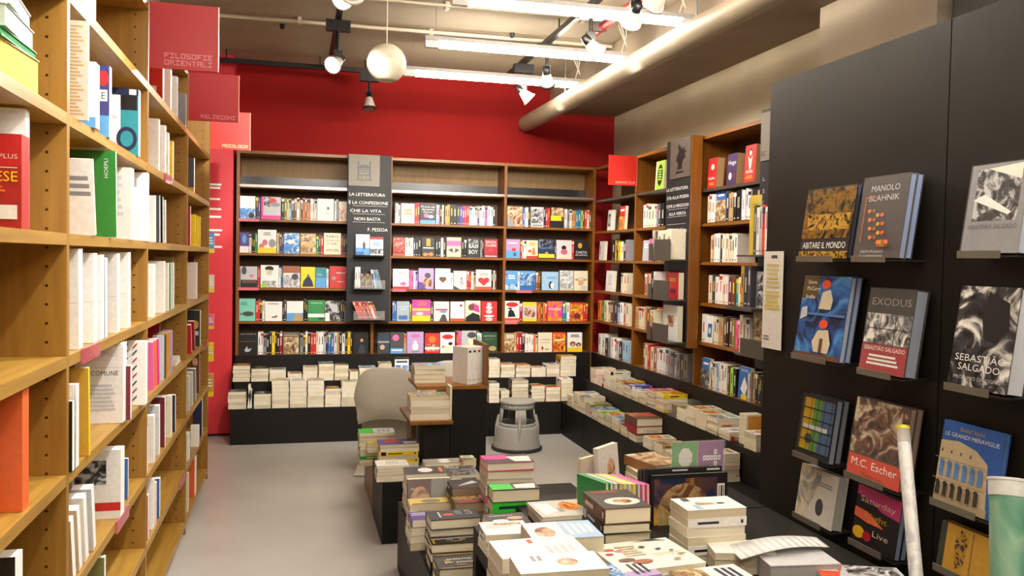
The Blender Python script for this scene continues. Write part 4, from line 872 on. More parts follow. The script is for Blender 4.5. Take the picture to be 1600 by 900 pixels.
LBk(B,.69,193,.16,.25,.07,'f0eeea','white book with photo and red band',[('r',.05,.5,.7,.85,PH['bwd']),('r',0,.12,1,.24,'red')],x=-.60)
LBk(B,.69,202,.06,.16,.02,'blue','small blue booklet behind the red-banded book',x=-.62)
LBk(B,.385,152,.12,.19,.04,'d8dce4','pale grey wrapped paperback'); LBk(B,.385,166,.06,.23,.03,'olive','olive slim book')
# third bay
B = 2
LBk(B,2.37,254,.07,.2,.05,'red','red and white book block',[('r',.1,.2,.6,.35,'white')]); LBk(B,2.37,266,.06,.21,.04,'white','white book leaning on red block'); LBk(B,2.37,276,.05,.22,.04,'f4f4f0','second white book'); LBk(B,2.37,291,.06,.2,.03,'grey','grey book at the far end')
for i, (u, c, h_) in enumerate(((248,'white',.24),(258,'f4f2ee',.24),(263,'cream',.22),(270,'yellow',.2))):
    LBk(B,2.03,u,.07,h_,.04,c,['whitest paperback','second white paperback','cream paperback with orange picture','yellow-edged paperback'][i],[('r',.1,.05,.9,.5,PH['sun'])] if i == 2 else ())
for i, (u, c, h_) in enumerate(((243,'white',.21),(250,'dark_grey',.22),(255,'black',.22),(259,'white',.21))):
    LBk(B,1.70,u,.05,h_,.03,c,['white tilted paperback','grey tilted paperback','black tilted paperback','last white tilted paperback'][i],lean=-.06)
for i, (u, w_, c) in enumerate(((242,.05,'white'),(258,.09,'f4f0ea'),(264,.03,'cream'),(268,.03,'green'),(272,.03,'white'))):
    LBk(B,1.36,u,w_,.24 + .01*(i == 1),.04,c,['plain white paperback','wide white paperback tied with string','cream slim paperback','green-edged paperback','farthest white paperback'][i],lean=-.04)
LBk(B,1.36,272,.1,.27,.02,'tan','tan book rising behind the white ones',x=-.68,dy=.15)
for i, (u, c) in enumerate(((242,'pink'),(246,'orange'),(250,'magenta'),(257,'light_grey'),(260,'dark_green'),(263,'orange'),(266,'gold'),(270,'lilac'))):
    LBk(B,1.03,u,.05,.22,.025,c,f"{cname(c)} {'striped ' if i==1 else ''}booklet in the tied colourful row {'near' if i<3 else 'far'} part",lean=-.12 if i < 3 else 0,side=1)
LBk(B,1.03,246,.07,.29,.02,'crimson','tall crimson book behind the colourful row',x=-.70,dy=.1)
for k in range(3): lying(-.70, 5.02, 1.031+.012*k, .02*k, .14, .2, .0115, 'light_grey', f"{['lowest','middle','upper'][k]} grey pamphlet lying at the end of fifth shelf, third left bookcase")
for i, (u, w_, c, h_) in enumerate(((232,.03,'orange',.2),(243,.08,'e8e4d8',.22),(251,.05,'light_grey',.24),(260,.06,'maroon',.25),(270,.07,'cream',.22),(276,.04,'navy',.2))):
    LBk(B,.69,u,w_,h_,.04,c,['orange slim book','white book with a brown sketch','pale grey book','maroon book with white mark','cream tied book','navy book at the end'][i],[('l',.3,.1,.7,.5,4,'tan')] if i == 1 else (),lean=-.04)
for i, (u, c, h_) in enumerate(((234,'crimson',.2),(243,'white',.23),(246,'orange',.2),(252,'blue',.19))):
    LBk(B,.385,u,.05,h_,.04,c,f'{cname(c)} book, one of four')
# last bay
B = 3
LBk(B,2.03,303,.05,.22,.05,'dark_grey','dark book block with a gold foot',[('r',0,0,1,.15,'gold')]); 
LBk(B,1.70,299,.05,.24,.03,'crimson','crimson book',dy=-.05); 
for i, u in enumerate((305,309,313)): LBk(B,1.70,u,.05,.2,.03,'yellow',f"yellow dictionary, {['nearest','middle','farthest'][i]} of three",side=1)
LBk(B,1.36,308,.13,.235,.05,'e8dcd8','pale back cover with a barcode',[('r',.3,.78,.5,.88,'grey'),('r',0,0,.12,.2,'orange')]); LBk(B,1.36,300,.08,.27,.03,'maroon','maroon book rising behind the pale one',x=-.70,dy=.25)
LBk(B,1.03,301,.05,.19,.025,'red','red leaning book',lean=-.3); LBk(B,1.03,304,.04,.2,.02,'crimson','crimson leaning book',lean=-.3,dy=.08)
LBk(B,1.03,314,.09,.24,.06,'2a2a28','dark boxed set in clear plastic with yellow motif',[('c',.7,.6,.2,.12,'gold'),('r',.3,.3,.9,.42,'light_grey')])
for i, (u, c) in enumerate(((293,'white'),(298,'light_grey'),(303,'beige'),(308,'grey'))): LBk(B,.69,u,.06,.22,.03,c,f'{cname(c)} leaning paperback',lean=-.15)
LBk(B,.69,311,.06,.27,.03,'brown','brown photo book with a face',[('c',.5,.8,.3,.1,'skin')],dy=.1,x=-.63)
LBk(B,.385,298,.08,.17,.06,'white','white tied bundle',lean=-.1); LBk(B,.385,318,.06,.29,.05,'navy','navy book standing above a white block'); LBk(B,.385,316,.05,.14,.05,'f4f0ea','white block beside the navy book',x=-.60,dy=-.12)
LBk(B,.075,297,.06,.24,.04,'beige','beige tied paper bundle'); LBk(B,.075,308,.14,.25,.12,'d8622e','orange-red box with pale lettering',[('l',.3,.4,.7,.6,2,'cream')])
# clear label holders on the left shelves
for i, (y, z, lab) in enumerate(((2.70,1.36,'pink label holder on eye-level shelf edge beside the near upright'),(4.3,2.03,'pink label holder above the third left bay'),(3.2,.69,'clear pink label holder on the sixth shelf of second left bay'),(6.1,1.03,'small label holder on the last left bay'),(4.9,.385,'clear label holder on the low shelf of third left bay'))):
    tag(MB().box((-.6075, y, z-.04), (-.60, y+.22, z+.004), clear('pink_label_holder', 'd06a76', .75)).build('label_holder'), lab, 'label holder')
# booklets in racks on the far end panel, peeking out beside the red pier
for i, (z, c, h_) in enumerate(((1.66,'sky',.15),(1.37,'cream',.13),(1.1,'pink',.11),(.86,'yellow',.14),(.6,'gold',.17))):
    rk = thing('end_rack', f"small rack with {cname(c)} leaflet on the far end of the left bookcase", 'leaflet rack', (-.66, 6.50, z))
    part('tray', MB().box((-.16, .0, -.01), (.07, .05, 0), clear()), rk)
    put_book(T(-.635, 6.525, z+.001), .12, h_, .03, c, f"{cname(c)} leaflet pad sticking out past the left bookcase end", [('r',.5,0,1,.2,'yellow'),('l',.4,.4,.95,.8,3,'white')], True, 'leaflet_pad')

# ------------------------------------------------------------------ stacks on the back bench
def bstack(u0, u1, vtop, step, cols, place, v0=None, **kw):
    yf, z0 = (7.60, .3105) if step == 0 else (7.795, .5205)
    x0 = aty(u0, vtop, yf).x; x1 = aty(u1, vtop, yf).x; ztop = aty((u0+u1)/2, vtop, yf).z
    n = len(cols.split()); t = (ztop - z0) / n - .0004; w = min(.16, x1 - x0 - .006)
    stack((x0+x1)/2, yf + .085, z0, cols.split(), place, w=w, h=.17, tlist=[max(.008, t*random.uniform(.9,1.1)) for _ in range(n)], jit=.001, **kw)
Q = 'back bench'; STUFF = MB()
bstack(356,385,612,0,'white cream cream white dark_grey',f'leftmost low stack, {Q}',topart=[('r',.1,.1,.9,.9,PH['bwd'])])
bstack(396.5,424,615,0,'white cream cream dark_grey',f'second low stack, {Q}',topart=[('r',.1,.1,.9,.9,PH['bwd'])])
bstack(424.5,452,596,0,'cream white white cream white light_grey white',f'third low stack, {Q}')
bstack(452.5,480,595,0,'cream cream white cream tan cream white',f'fourth low stack, {Q}')
bstack(480.5,507,594,0,'white cream white white cream white light_grey',f'fifth low stack, {Q}')
bstack(507.5,533,607,0,'cream cream white cream white navy',f'sixth low stack, navy topped, {Q}')
bstack(533.5,560,596,0,'white cream white white cream',f'seventh low stack, left of white chair, {Q}')
for i, (u, h_, ln) in enumerate(((388.5,.16,.12),(392.5,.2,-.08))):
    q = aty(u, 625, 7.66); put_book(T(q.x, 7.68, .312) @ RY(ln) @ RZ(PI/2), .12, h_, .018, 'white', f"{['shorter','taller'][i]} white book standing between the first two low stacks of back bench", parts=True)
for a in ((363,391,572,'tan cream brown rust','first high stack'),(392,420,574,'cream white cream navy','second high stack'),(420.5,447,576,'cream white light_grey','third high stack'),(449,472,584,'cream dark_grey white','fourth high stack, shortest'),
          (473,497,574,'cream white cream white','fifth high stack'),(497.5,522,568,'white cream cream cream dark_grey','sixth high stack'),(522.5,545,570,'cream cream white dark_green','seventh high stack'),(546,560,580,'white cream','eighth high stack'),(561,588,574,'cream white cream white','ninth high stack above the chair'),
          (592,613,567,'cream cream tan cream cream','high stack left of the display card'),(643,662,574,'white cream white grey','high stack right of the display card'),(664,690,578,'cream white cream','high stack behind the wooden step'),(691,717,574,'sky white cream navy','high stack left of the white set')):
    bstack(a[0],a[1],a[2],1,a[3],f'{a[4]}, {Q}')
for a in ((612,640,600,'white cream white cream white','low stack between the two chairs, left'),(641,668,598,'white white cream white','low stack between the two chairs, right'),(670,696,604,'white cream white','low stack behind second chair')):
    bstack(a[0],a[1],a[2],0,a[3],f'{a[4]}, {Q}')
Q = 'bench right of wooden step'
for a in ((764,782,562,'tan cream gold cream cream','first high stack'),(782.5,805,569,'white cream gold cream','second high stack'),(806,829,571,'cream white cream tan','third high stack'),(830,853,575,'white cream white','fourth high stack'),(854,875,570,'white cream white','fifth high stack'),(876,901,556,'dark_grey cream grey cream navy gold','tallest high stack')):
    bstack(a[0],a[1],a[2],1,a[3],f'{a[4]}, {Q}')
for a in ((764,781,600,'pink cream pink cream navy','first low stack'),(782,796,610,'cream black cream','second low stack'),(797,829,594,'light_grey black cream black grey navy','tallest low stack'),(830,852,602,'black cream black cream dark_grey','fourth low stack'),(853,876,605,'pink cream pink orange','pinkish low stack'),(877,896,592,'orange cream yellow crimson white','corner low stack')):
    bstack(a[0],a[1],a[2],0,a[3],f'{a[4]}, {Q}')
bs = STUFF.build('book_stacks'); STUFF = None; bs['kind'] = 'stuff'; bs['label'] = 'piles of cream paperbacks covering both steps of the back wall benches'; bs['category'] = 'books'
# display card on the bench
q = aty(628, 582, 7.8)
cd = thing('display_card', 'white framed display card with city picture standing on the back bench', 'display card', (q.x, 7.82, .53))
part('card', MB().box((-.065, 0, .03), (.065, .006, .19), mat('eef2f4')), cd); pr_ = MB()
draw(pr_, [('r',.05,.1,.95,.55,PH['sky']),('r',.3,.05,.5,.2,'yellow'),('r',.0,.9,1,1,'black'),('l',.1,.65,.9,.85,1,'dark_grey')], lambda u, v, e: (-.065+u*.13, -e, .03+v*.16)); part('print', pr_, cd)
part('foot', MB().box((-.03, -.02, .0), (.03, .05, .03), BLK), cd)

# ------------------------------------------------------------------ stacks on the right benches (books' short sides along the wall)
def rstack(step, y, cols, place, w=.14, h=.2, t=.027, front='short', **kw):
    x, z0 = (2.485 + h/2, .3055) if step == 0 else (2.705 + h/2, .5205)
    stack(x, y, z0, cols.split(), place, w=w, h=h, ang=-PI/2, t=t, front=front, jit=.003, **kw)
Q = 'low right bench'
LOW = [(7.36,'yellow cream yellow cream','striped yellow stack at the corner'),(7.19,'cream white cream cream cream cream','tall cream stack near the corner'),(7.03,'white cream cream white cream','cream stack before the corner'),
 (6.86,'pink pink cream olive','olive topped stack'),(6.70,'light_blue cream cream blue','blue topped stack'),(6.54,'cream cream lime','lime topped stack'),(6.38,'light_blue white sky cream','pale blue stack'),(6.22,'orange cream orange light_blue','orange edged stack'),
 (6.04,'cream cream brown','stack left of the red Duete book'),(5.86,'cream cream','low stack under the big red book'),(5.6,'cream white cream','white topped stack past the red book'),(5.40,'cream cream tan','cream stack beside the display card'),(5.22,'white cream','short stack behind the green and purple card'),
 (5.04,'cream white cream cream','stack right of green and purple card'),(4.86,'white cream cream','low cream stack nearing the black wall'),(4.7,'cream cream cream cream orange cream cream','tall cream stack nearing the black wall')]
for y, c, pl in LOW: rstack(0, y, c, f'{pl}, {Q}')
lying(2.588, 5.90, .3055+.063, 0, .21, .24, .055, 'a01c22', 'thick red book with Duete on its spine, low right bench', (), True, 'hardcover_book', hard=True, sart=())
lying(2.588, 5.90, .3055+.1195, 0, .21, .24, .06, 'brown', 'thick brown-covered book on top of the red Duete book, low right bench', [('r',.0,.4,1,1,PH['red'])], True, 'hardcover_book', hard=True)
dm = MB(); draw(dm, [('t','Duete',.55,.3,.4,.4,'gold'),('c',.15,.5,.04,.25,'white')], lambda u, v, e: (2.49+u*.22, 5.779-e, .3055+.060+v*.05)); tag(dm.build('spine_lettering'), 'gold Duete lettering on the thick red book spine', 'lettering')
Q = 'upper right bench'
UP = [(7.35,'pink cream red pink cream','pink and red stack in the corner'),(7.17,'crimson cream pink','short crimson stack'),(7.0,'cream cream cream white cream cream','tall cream stack in the corner'),(6.84,'cream cream white cream','cream stack beyond the upright'),(6.68,'cream white cream gold','gold topped stack'),
 (6.52,'cream purple cream purple','purple topped stack'),(6.36,'cream cream white','plain cream stack'),(6.2,'cream white cream','white-edged low stack'),(6.04,'white black white black red','red topped stack'),(5.87,'yellow cream yellow cream yellow','yellow stack'),
 (5.5,'cream white cream','stack beside the acrylic case'),(5.35,'cream cream white cream','second stack past the acrylic case'),(5.2,'cream cream white cream','third stack past the acrylic case'),(5.04,'cream cream cream white','broad cream stack'),(4.88,'cream white','low stack by the standing block'),
 (4.56,'cream cream cream white','cream stack near the black wall')]
for y, c, pl in UP: rstack(1, y, c, f'{pl}, {Q}')
ac = thing('acrylic_case', 'clear acrylic case holding an illustrated book on the upper right bench', 'display case', (2.82, 5.68, .5205))
part('case', MB().box((-.11, -.07, 0), (.11, .07, .11), clear()), ac)
lying(2.82, 5.68, .522, 0, .12, .19, .07, 'brown', 'illustrated brown book inside the acrylic case', [('r',.05,.05,.95,.95,PH['sun'])], True, 'hardcover_book', hard=True)
for k in range(4): put_book(T(2.80, 4.74-.022*k, .5215) @ RZ(0), .12, .19, .021, 'cream', f"{['farthest','second','third','nearest'][k]} cream upright book of the standing block with orange cover, right bench", [('r',.1,.5,.9,.95,'e8a040'),('r',.1,.05,.9,.45,PH['bwd'])], True)
# ------------------------------------------------------------------ islands of display boxes in the middle
def box_thing(name, x0, x1, y0, y1, z0, z1, lab, m=BLK, cat='display box', bev=.0):
    r = thing(name, lab, cat, (x0, y0, z0)); L, W, Hh = x1-x0, y1-y0, z1-z0
    part('carcass', MB().box((0, 0, 0), (L, W, Hh-.019), m), r); part('top_board', MB().box((0, 0, Hh-.0185), (L, W, Hh), m), r); return r
def cube_thing(x0, x1, y0, y1, z0, z1, lab, th=.022):
    """open-fronted wooden cube"""
    r = thing('wooden_cube', lab, 'display box', (x0, y0, z0)); L, W, Hh = x1-x0, y1-y0, z1-z0
    part('side_panel', MB().box((0, 0, 0), (th, W, Hh), WOODBV), r); part('side_panel', MB().box((L-th, 0, 0), (L, W, Hh), WOODBV), r)
    part('top_board', MB().box((th, 0, Hh-th), (L-th, W, Hh), WOODBY), r); part('bottom_board', MB().box((th, 0, 0), (L-th, W, th), WOODBY), r)
    part('back_panel', MB().box((th, W-.01, th), (L-th, W, Hh-th), BLK), r); return r
# tall step
tp = thing('stepped_display', 'tall black and wood display step with white paperbacks on top', 'display stand', (.935, 5.17, 0))
part('black_box', MB().box((.022, .0, 0), (.255, .42, .828), BLK), tp); part('top_board', MB().box((-.19, .0, .83), (.255, .42, .852), WOODBY), tp)
part('side_panel', MB().box((0, 0, .66), (.0215, .42, .8295), WOODBV), tp)
part('side_panel', MB().box((.245, .0, .853), (.262, .40, 1.11), WOODBV), tp, 'raised wooden end panel')
part('lower_board', MB().box((-.26, -.22, .655), (-.0005, .3, .675), WOODBY), tp)
part('black_box', MB().box((-.16, -.10, .358), (-.0005, .24, .6545), mat('141210')), tp)
part('wood_edge', MB().box((-.22, .03, .358), (-.20, .24, .6545), WOODBV), tp)
# four white paperbacks standing on it
for k in range(4):
    put_book(T(1.10,5.31,.853) @ RZ(.5) @ T(-.057+.038*k, 0, 0) @ RZ(PI/2), .15, .235, .037, 'f0ece6', f"{ORD[k]} from left of four white paperbacks standing on the tall wooden step", [('l',.2,.3,.8,.8,6,'light_grey')], True, spine='white',
             sart=[('r',.25,.86,.75,.92,'black' if k != 2 else 'crimson'),('r',.3,.1,.7,.14,'light_grey')])
stack(.845, 5.38, .853, 'cream dark_grey cream light_blue'.split(), 'small pile on wooden top by white set', w=.15, h=.2, front='long', t=.026, parts=True)
# books on the lower wood step
stack(.80, 5.07, .676, ['white','white','light_grey','cream','white','tan'], 'pile on the middle wooden step', w=.16, h=.24, front='long', tlist=[.018,.018,.03,.012,.042,.022], parts=True)
put_book(T(.925, 5.05, .677) @ RZ(PI/2), .13, .2, .012, 'cream', 'cream booklet standing against the side of the wooden step', (), True)
# low brown cube and pieces beside it
cube_thing(.505, .78, 5.44, 6.1, .0, .26, 'low wooden cube with open front by the white chair', .024)
box_thing('display_box', .5, .86, 4.80, 5.42, 0, .357, 'low black display box in the aisle, in front of the wooden cube')
def istack(uL, uR, v, L, zb, cols, place, front='long', w=None, depth=None, yaw=0, D=None, **kw):
    """pile whose top front edge spans the pixels uL..uR at height v, L metres long"""
    D = D or FPX * L / (uR - uL); a = atd(uL, v, D); b = atd(uR, v, D); zt = (a.z + b.z) / 2
    cols = cols.split(); n = len(cols); dp = depth or (.15 if front == 'long' else .21)
    cx, cy = (a.x + b.x) / 2, (a.y + b.y) / 2 + dp/2
    tl = kw.pop('tlist', None) or [max(.008, (zt - zb)/n - .0004)] * n
    tl = [q * (zt - zb - .0004*n) / sum(tl) for q in tl]
    ww, hh = (dp, L) if front == 'long' else (L, dp)
    return stack(cx, cy, zb, cols, place, w=ww, h=hh, front=front, tlist=tl, parts=True, ang=yaw, **kw)
istack(563,618,676,.235,.2605,'white cream green! white cream cream light_grey white white light_grey','mixed pile on the low cube by the chair',topart=[('r',0,0,1,.4,'vivid_green'),('l',.2,.5,.8,.9,3,'grey')])
istack(573,606,692,.14,.3575,'tan cream cream yellow','yellow topped pile at the aisle side',front='short',depth=.15)
istack(594,655,694,.238,.3575,'cream cream yellow! cream yellow! white navy','pile with yellow spines',topart=[('r',0,0,1,1,'4a4c9c'),('r',.5,.62,.95,.95,'white'),('p',((.1,.1),(.8,.2),(.6,.6),(.15,.5)),'crimson')])
istack(590,640,727,.185,.3575,'white white light_grey white white','white pile on low black box corner',depth=.14,topart=[('l',.2,.3,.8,.7,4,'light_grey')])
stack(.79, 4.88, .3575, 'purple cream dark_grey navy'.split(), 'dark topped pile beside the white pile', w=.12, h=.13, front='short', t=.018, parts=True, topart=[('c',.5,.6,.4,.25,'orange'),('c',.5,.6,.25,.14,'cream')])

# second island: low black table
box_thing('display_table', .545, 1.42, 3.44, 4.42, 0, .357, 'long low black display table in the middle, left of the high table', cat='display table')
box_thing('display_box', .545, .87, 3.06, 3.435, 0, .357, 'low black display box at the near end of the low table', cat='display box')
RIS = box_thing('display_box', .98, 1.40, 3.52, 4.1, .3575, .50, 'black riser box under the pink and green thrillers', cat='display box')
Q = 'low black table'
def loc(uL, uR, v, L, D=None): D = D or FPX*L/(uR-uL); return atd((uL+uR)/2, v, D)
ZB = .358; ZR = .501
istack(636,701,740,.21,ZB,'white cream white cream white light_grey white dark_grey',f'back left pile, {Q}',depth=.15,topart=[('r',.05,.1,.95,.9,'3c3c44'),('c',.5,.5,.3,.18,'white'),('l',.2,.8,.8,.95,1,'orange')])
istack(668,722,724,.215,ZB,'white cream grey white cream grey grey',f'grey topped pile at far end, {Q}',depth=.11,D=4.45,topart=[('r',.05,.05,.95,.95,'8f8f80'),('c',.3,.5,.15,.15,'white'),('c',.7,.5,.15,.15,'white')])
istack(724,742,718,.07,ZB,'cream cream cream cream cream cream cream',f'cream pile at far end, {Q}',depth=.10,front='short',D=4.42)
istack(706,748,741,.145,ZB,'cream black white black white cream dark_grey',f'misty grey topped pile, {Q}',front='short',depth=.18,D=4.2,topart=[('r',.02,.02,.98,.98,PH['bwd'])])
istack(709,752,762,.145,ZB,'brown black rust black brown black',f'dark thriller pile, {Q}',depth=.18,front='short',D=3.9,pages='a08a70',topart=[('p',((.2,.2),(.95,.5),(.8,.7),(.4,.4)),'light_grey'),('l',.1,.85,.5,.95,1,'white')])
istack(714,756,786,.14,ZB,'black crimson black rust black',f'near dark thriller pile, {Q}',depth=.11,front='short',D=3.72,pages='a08a70',topart=[('r',0,0,1,.5,photo('black','gold','black',20)),('l',.1,.6,.9,.9,2,'red')])
p = loc(638, 704, 790, .21, 4.0)
asd = thing('acrylic_stand', 'clear acrylic book stand holding a maroon cover on the low black table', 'book stand', (p.x, p.y, .358))
part('front_pane', MB().box((-.105, -.004, 0), (.105, 0, .245), clear()), asd); part('base_plate', MB().box((-.105, .0005, 0), (.105, .04, .004), clear()), asd)
put_book(T(p.x-.003, p.y+.018, .364), .205, .236, .028, '4a1c34', 'maroon and grey book with a flesh-coloured curve in the acrylic stand', [('r',.55,0,1,1,'8d97a2'),('c',.3,.5,.24,.36,PH['face']),('t','AA',.12,.78,.1,.06,'white')], True)
istack(640,711,788,.21,ZB,'cream cream tan cream beige beige',f'golden topped pile before the acrylic stand, {Q}',depth=.11,topart=[('r',.02,.02,.98,.98,'e8cf80'),('c',.5,.5,.25,.22,'8a8a70'),('r',.8,.05,.95,.95,'brown')])
istack(645,670,812,.085,ZB,'black white cream purple',f'purple topped pile at the left edge, {Q}',front='short',depth=.12,D=3.7,topart=[('l',.1,.5,.9,.9,2,'light_grey')])
istack(672,752,810,.215,ZB,'black black cream black grey navy',f'black topped pile titled with white letters, {Q}',depth=.125,tlist=[1,1,.6,1,.9,1.2],hard=True,topart=[('r',0,0,1,1,'1a2228'),('c',.5,.4,.1,.12,'orange_red'),('t','NOTTE',.35,.75,.5,.14,'light_grey'),('t','BUIO',.35,.55,.4,.14,'light_blue'),('r',.2,.2,.8,.24,'light_grey')])
GS = [('r',.04,.04,.96,.07,'gold'),('r',.04,.93,.96,.96,'gold'),('c',.2,.5,.06,.12,'8a6a2c'),('c',.82,.5,.06,.12,'8a6a2c'),('c',.4,.2,.1,.04,'8a6a2c')]
istack(672,756,848,.215,ZB,'black! black 241f1c'.replace('241f1c','black'),f'gold-scrolled pile below the black topped one, {Q}',depth=.13,D=3.47,hard=True,topart=[('r',0,0,1,1,'241f1c')]+GS+[('t','LA SERA',.6,.55,.4,.14,'light_grey'),('t','DOPO',.6,.3,.4,.14,'light_grey')])
istack(684,778,886,.23,ZB,'black black',f'nearest pile, its top cover reading insieme per passione, {Q}',front='short',depth=.16,D=3.26,hard=True,topart=[('r',0,0,1,1,'241f1c')]+GS+[('t','insieme',.42,.55,.42,.12,'white'),('t','per passione',.45,.33,.6,.12,'white')])
# pink and green thrillers
istack(760,836,722,.215,ZR,'grey light_grey hot_pink! light_grey light_grey light_grey hot_pink',"pink topped thriller stack",depth=.15,hard=True,topart=[('r',0,0,1,1,'3c3438'),('p',((.05,0),(.1,.5),(.5,.6),(.6,.3),(.5,0)),'hot_pink'),('p',((.3,.5),(.3,1),(.95,.95),(.9,.6)),'f0ece8')])
istack(770,847,764,.20,.3575,'grey magenta! grey magenta light_grey light_grey black vivid_green! black',"green topped thriller stack",depth=.10,hard=True,tlist=[1,1,1,1,1,1,.9,1.1,1.4],D=3.42,topart=[('r',0,0,1,1,'3c3438'),('r',.1,0,.98,.45,'vivid_green'),('p',((.3,.5),(.2,.98),(.95,.9),(.85,.5)),'f0ece8')])
put_book(T(1.30, 3.47, .358) @ RZ(-.1), .1, .33, .025, 'e8d8d0', 'pale patterned book standing behind the green thriller stack', [('r',0,0,1,1,photo('white','crimson','black',14))], True)

# third island: high black table near the camera
TZ = .65
tb = thing('display_table', 'high black display table in the foreground covered with books', 'display table', (.66, .35, 0))
part('table_top', MB().box((0, 0, TZ-.03), (1.24, 2.70, TZ), BLK), tb)
part('side_panel', MB().box((.0, 0, 0), (.03, .05, TZ-.0305), BLK), tb)
part('back_leg', MB().box((0, 2.65, 0), (.05, 2.70, TZ-.0305), BLK), tb)
part('back_leg', MB().box((1.19, 2.65, 0), (1.24, 2.70, TZ-.0305), BLK), tb)
part('cross_rail', MB().box((.051, 2.66, .50), (1.189, 2.69, TZ-.0305), BLK), tb)
part('side_rail', MB().box((.0, .051, .56), (.02, 2.649, TZ-.0305), BLK), tb)
box_thing('display_box', .885, 1.90, 3.06, 3.40, 0, TZ, 'black display box behind the high table, carrying leaning books', cat='display box')
Q = 'high front table'
ZT = TZ + .0005
istack(768,826,818,.15,ZT,'lilac white white purple',f'black and lilac corner pile, {Q}',front='short',depth=.12,D=3.0,topart=[('r',0,0,1,1,'black'),('c',.3,.5,.2,.15,'skin'),('c',.7,.7,.2,.12,'white'),('t','CHIMERA',.6,.2,.6,.1,'white')])
istack(764,832,834,.16,ZT,'white white white',f'white pile at the left corner, {Q}',front='short',depth=.14,D=2.83,topart=[('l',.1,.5,.7,.9,3,'light_grey'),('r',.3,.7,.9,.85,PH['face'])])
istack(829,951,841,.235,ZT,'sky light_blue',f'pale blue pile, {Q}',depth=.17,D=2.66,tlist=[1,1.2],topart=[('r',0,0,1,1,'e4e8ee'),('r',0,.5,1,1,'a9c6e6'),('l',.15,.55,.8,.95,4,'white'),('c',.6,.24,.3,.14,PH['face'])])
istack(846,934,806,.21,TZ+.0005,'light_grey white light_grey white',f'far orange and grey pile, {Q}',depth=.20,D=3.13,topart=[('r',0,0,1,1,'c9c6c0'),('c',.4,.7,.28,.2,PH['warm']),('p',((.1,.05),(.9,.1),(.7,.4),(.2,.35)),'white'),('r',.5,.42,.75,.52,'grey')])
istack(942,1020,793,.17,ZT,'white black! black! brown',f'black bound pile with oval portraits, {Q}',depth=.22,front='short',D=2.84,tlist=[1.4,1,1,1.6],hard=True,topart=[('r',0,0,1,1,'3b3530'),('c',.55,.35,.38,.2,'e8e2d4'),('c',.55,.35,.2,.13,PH['sun']),('l',.1,.8,.7,.95,2,'rust')])
istack(780,922,868,.27,ZT,'white light_grey white',f'white flat pile in front, {Q}',depth=.16,D=2.47,topart=[('l',.5,.55,.95,.9,4,'light_grey'),('l',.1,.4,.3,.5,1,'orange_red')])
istack(815,960,893,.25,ZT,'white white white',f'lowest white pile at the picture foot, {Q}',depth=.14,D=2.26,topart=[('r',0,0,1,1,'f0ecf2'),('c',.5,.6,.2,.12,PH['face']),('l',.1,.2,.4,.35,2,'grey')])
# big flowered book
FL = [('r',0,0,1,1,'eceadf'),('c',.15,.75,.07,.05,'orange_red'),('c',.25,.68,.06,.04,'pink'),('c',.1,.6,.05,.04,'crimson'),('c',.3,.82,.05,.03,'orange'),('c',.2,.35,.1,.06,'brown'),('c',.35,.25,.12,.07,'rust'),('l',.25,.45,.5,.85,5,'beige'),
      ('p',((.5,.95),(.8,.92),(.95,.86),(.8,.98)),'dark_grey'),('c',.55,.72,.04,.03,'dark_grey'),('c',.7,.6,.04,.02,'black'),('c',.82,.5,.03,.02,'black'),('c',.88,.35,.06,.02,'olive'),('c',.75,.2,.05,.02,'olive'),('r',.55,.4,.9,.42,'tan')]
fc = atz(1010, 862, TZ+.08)
lying(fc.x, fc.y, ZT, .12, .30, .25, .05, 'light_grey', 'large pale flowered volume, middle of the high front table', (), True, 'hardcover_book', hard=True)
lying(fc.x+.0, fc.y+.005, ZT+.0505, .10, .29, .245, .02, 'eceadf', 'flowered white magazine topping the large pale volume', FL, True, 'magazine')
lc = atz(975, 897, TZ+.06)
stack(lc.x, lc.y, ZT, ['white','gold','teal','teal','lilac'], 'thin teal and yellow pile at the picture foot', w=.12, h=.2, front='long', t=.013, parts=True, jit=.002, ang=.08)
lc = atz(1105, 897, TZ+.05)
stack(lc.x, lc.y-.03, ZT, ['white','white','white'], 'white paper pile at the picture foot', w=.13, h=.23, front='long', t=.018, parts=True, ang=.1, jit=.003)
# white stack of six paperbacks
istack(1072,1171,795,.215,ZT,'white white! white white white! white',f'tall white pile with two printed spines, {Q}',depth=.14,D=2.80,topart=[('c',.55,.7,.06,.07,'navy'),('p',((.4,.3),(.65,.25),(.6,.6),(.5,.55)),'tan'),('r',.6,.2,.95,.3,'light_blue'),('l',.05,.1,.3,.3,1,'dark_grey')])
lc = atz(1160, 858, TZ+.06)
stack(lc.x-.01, lc.y, ZT, ['white','light_grey','white'], 'blue and rust pile beside tall white pile', w=.13, h=.2, front='long', t=.02, parts=True, ang=-.2, jit=.002, topart=[('r',.3,.5,.8,.9,PH['warm']),('r',.7,.45,.95,.7,'sky')])
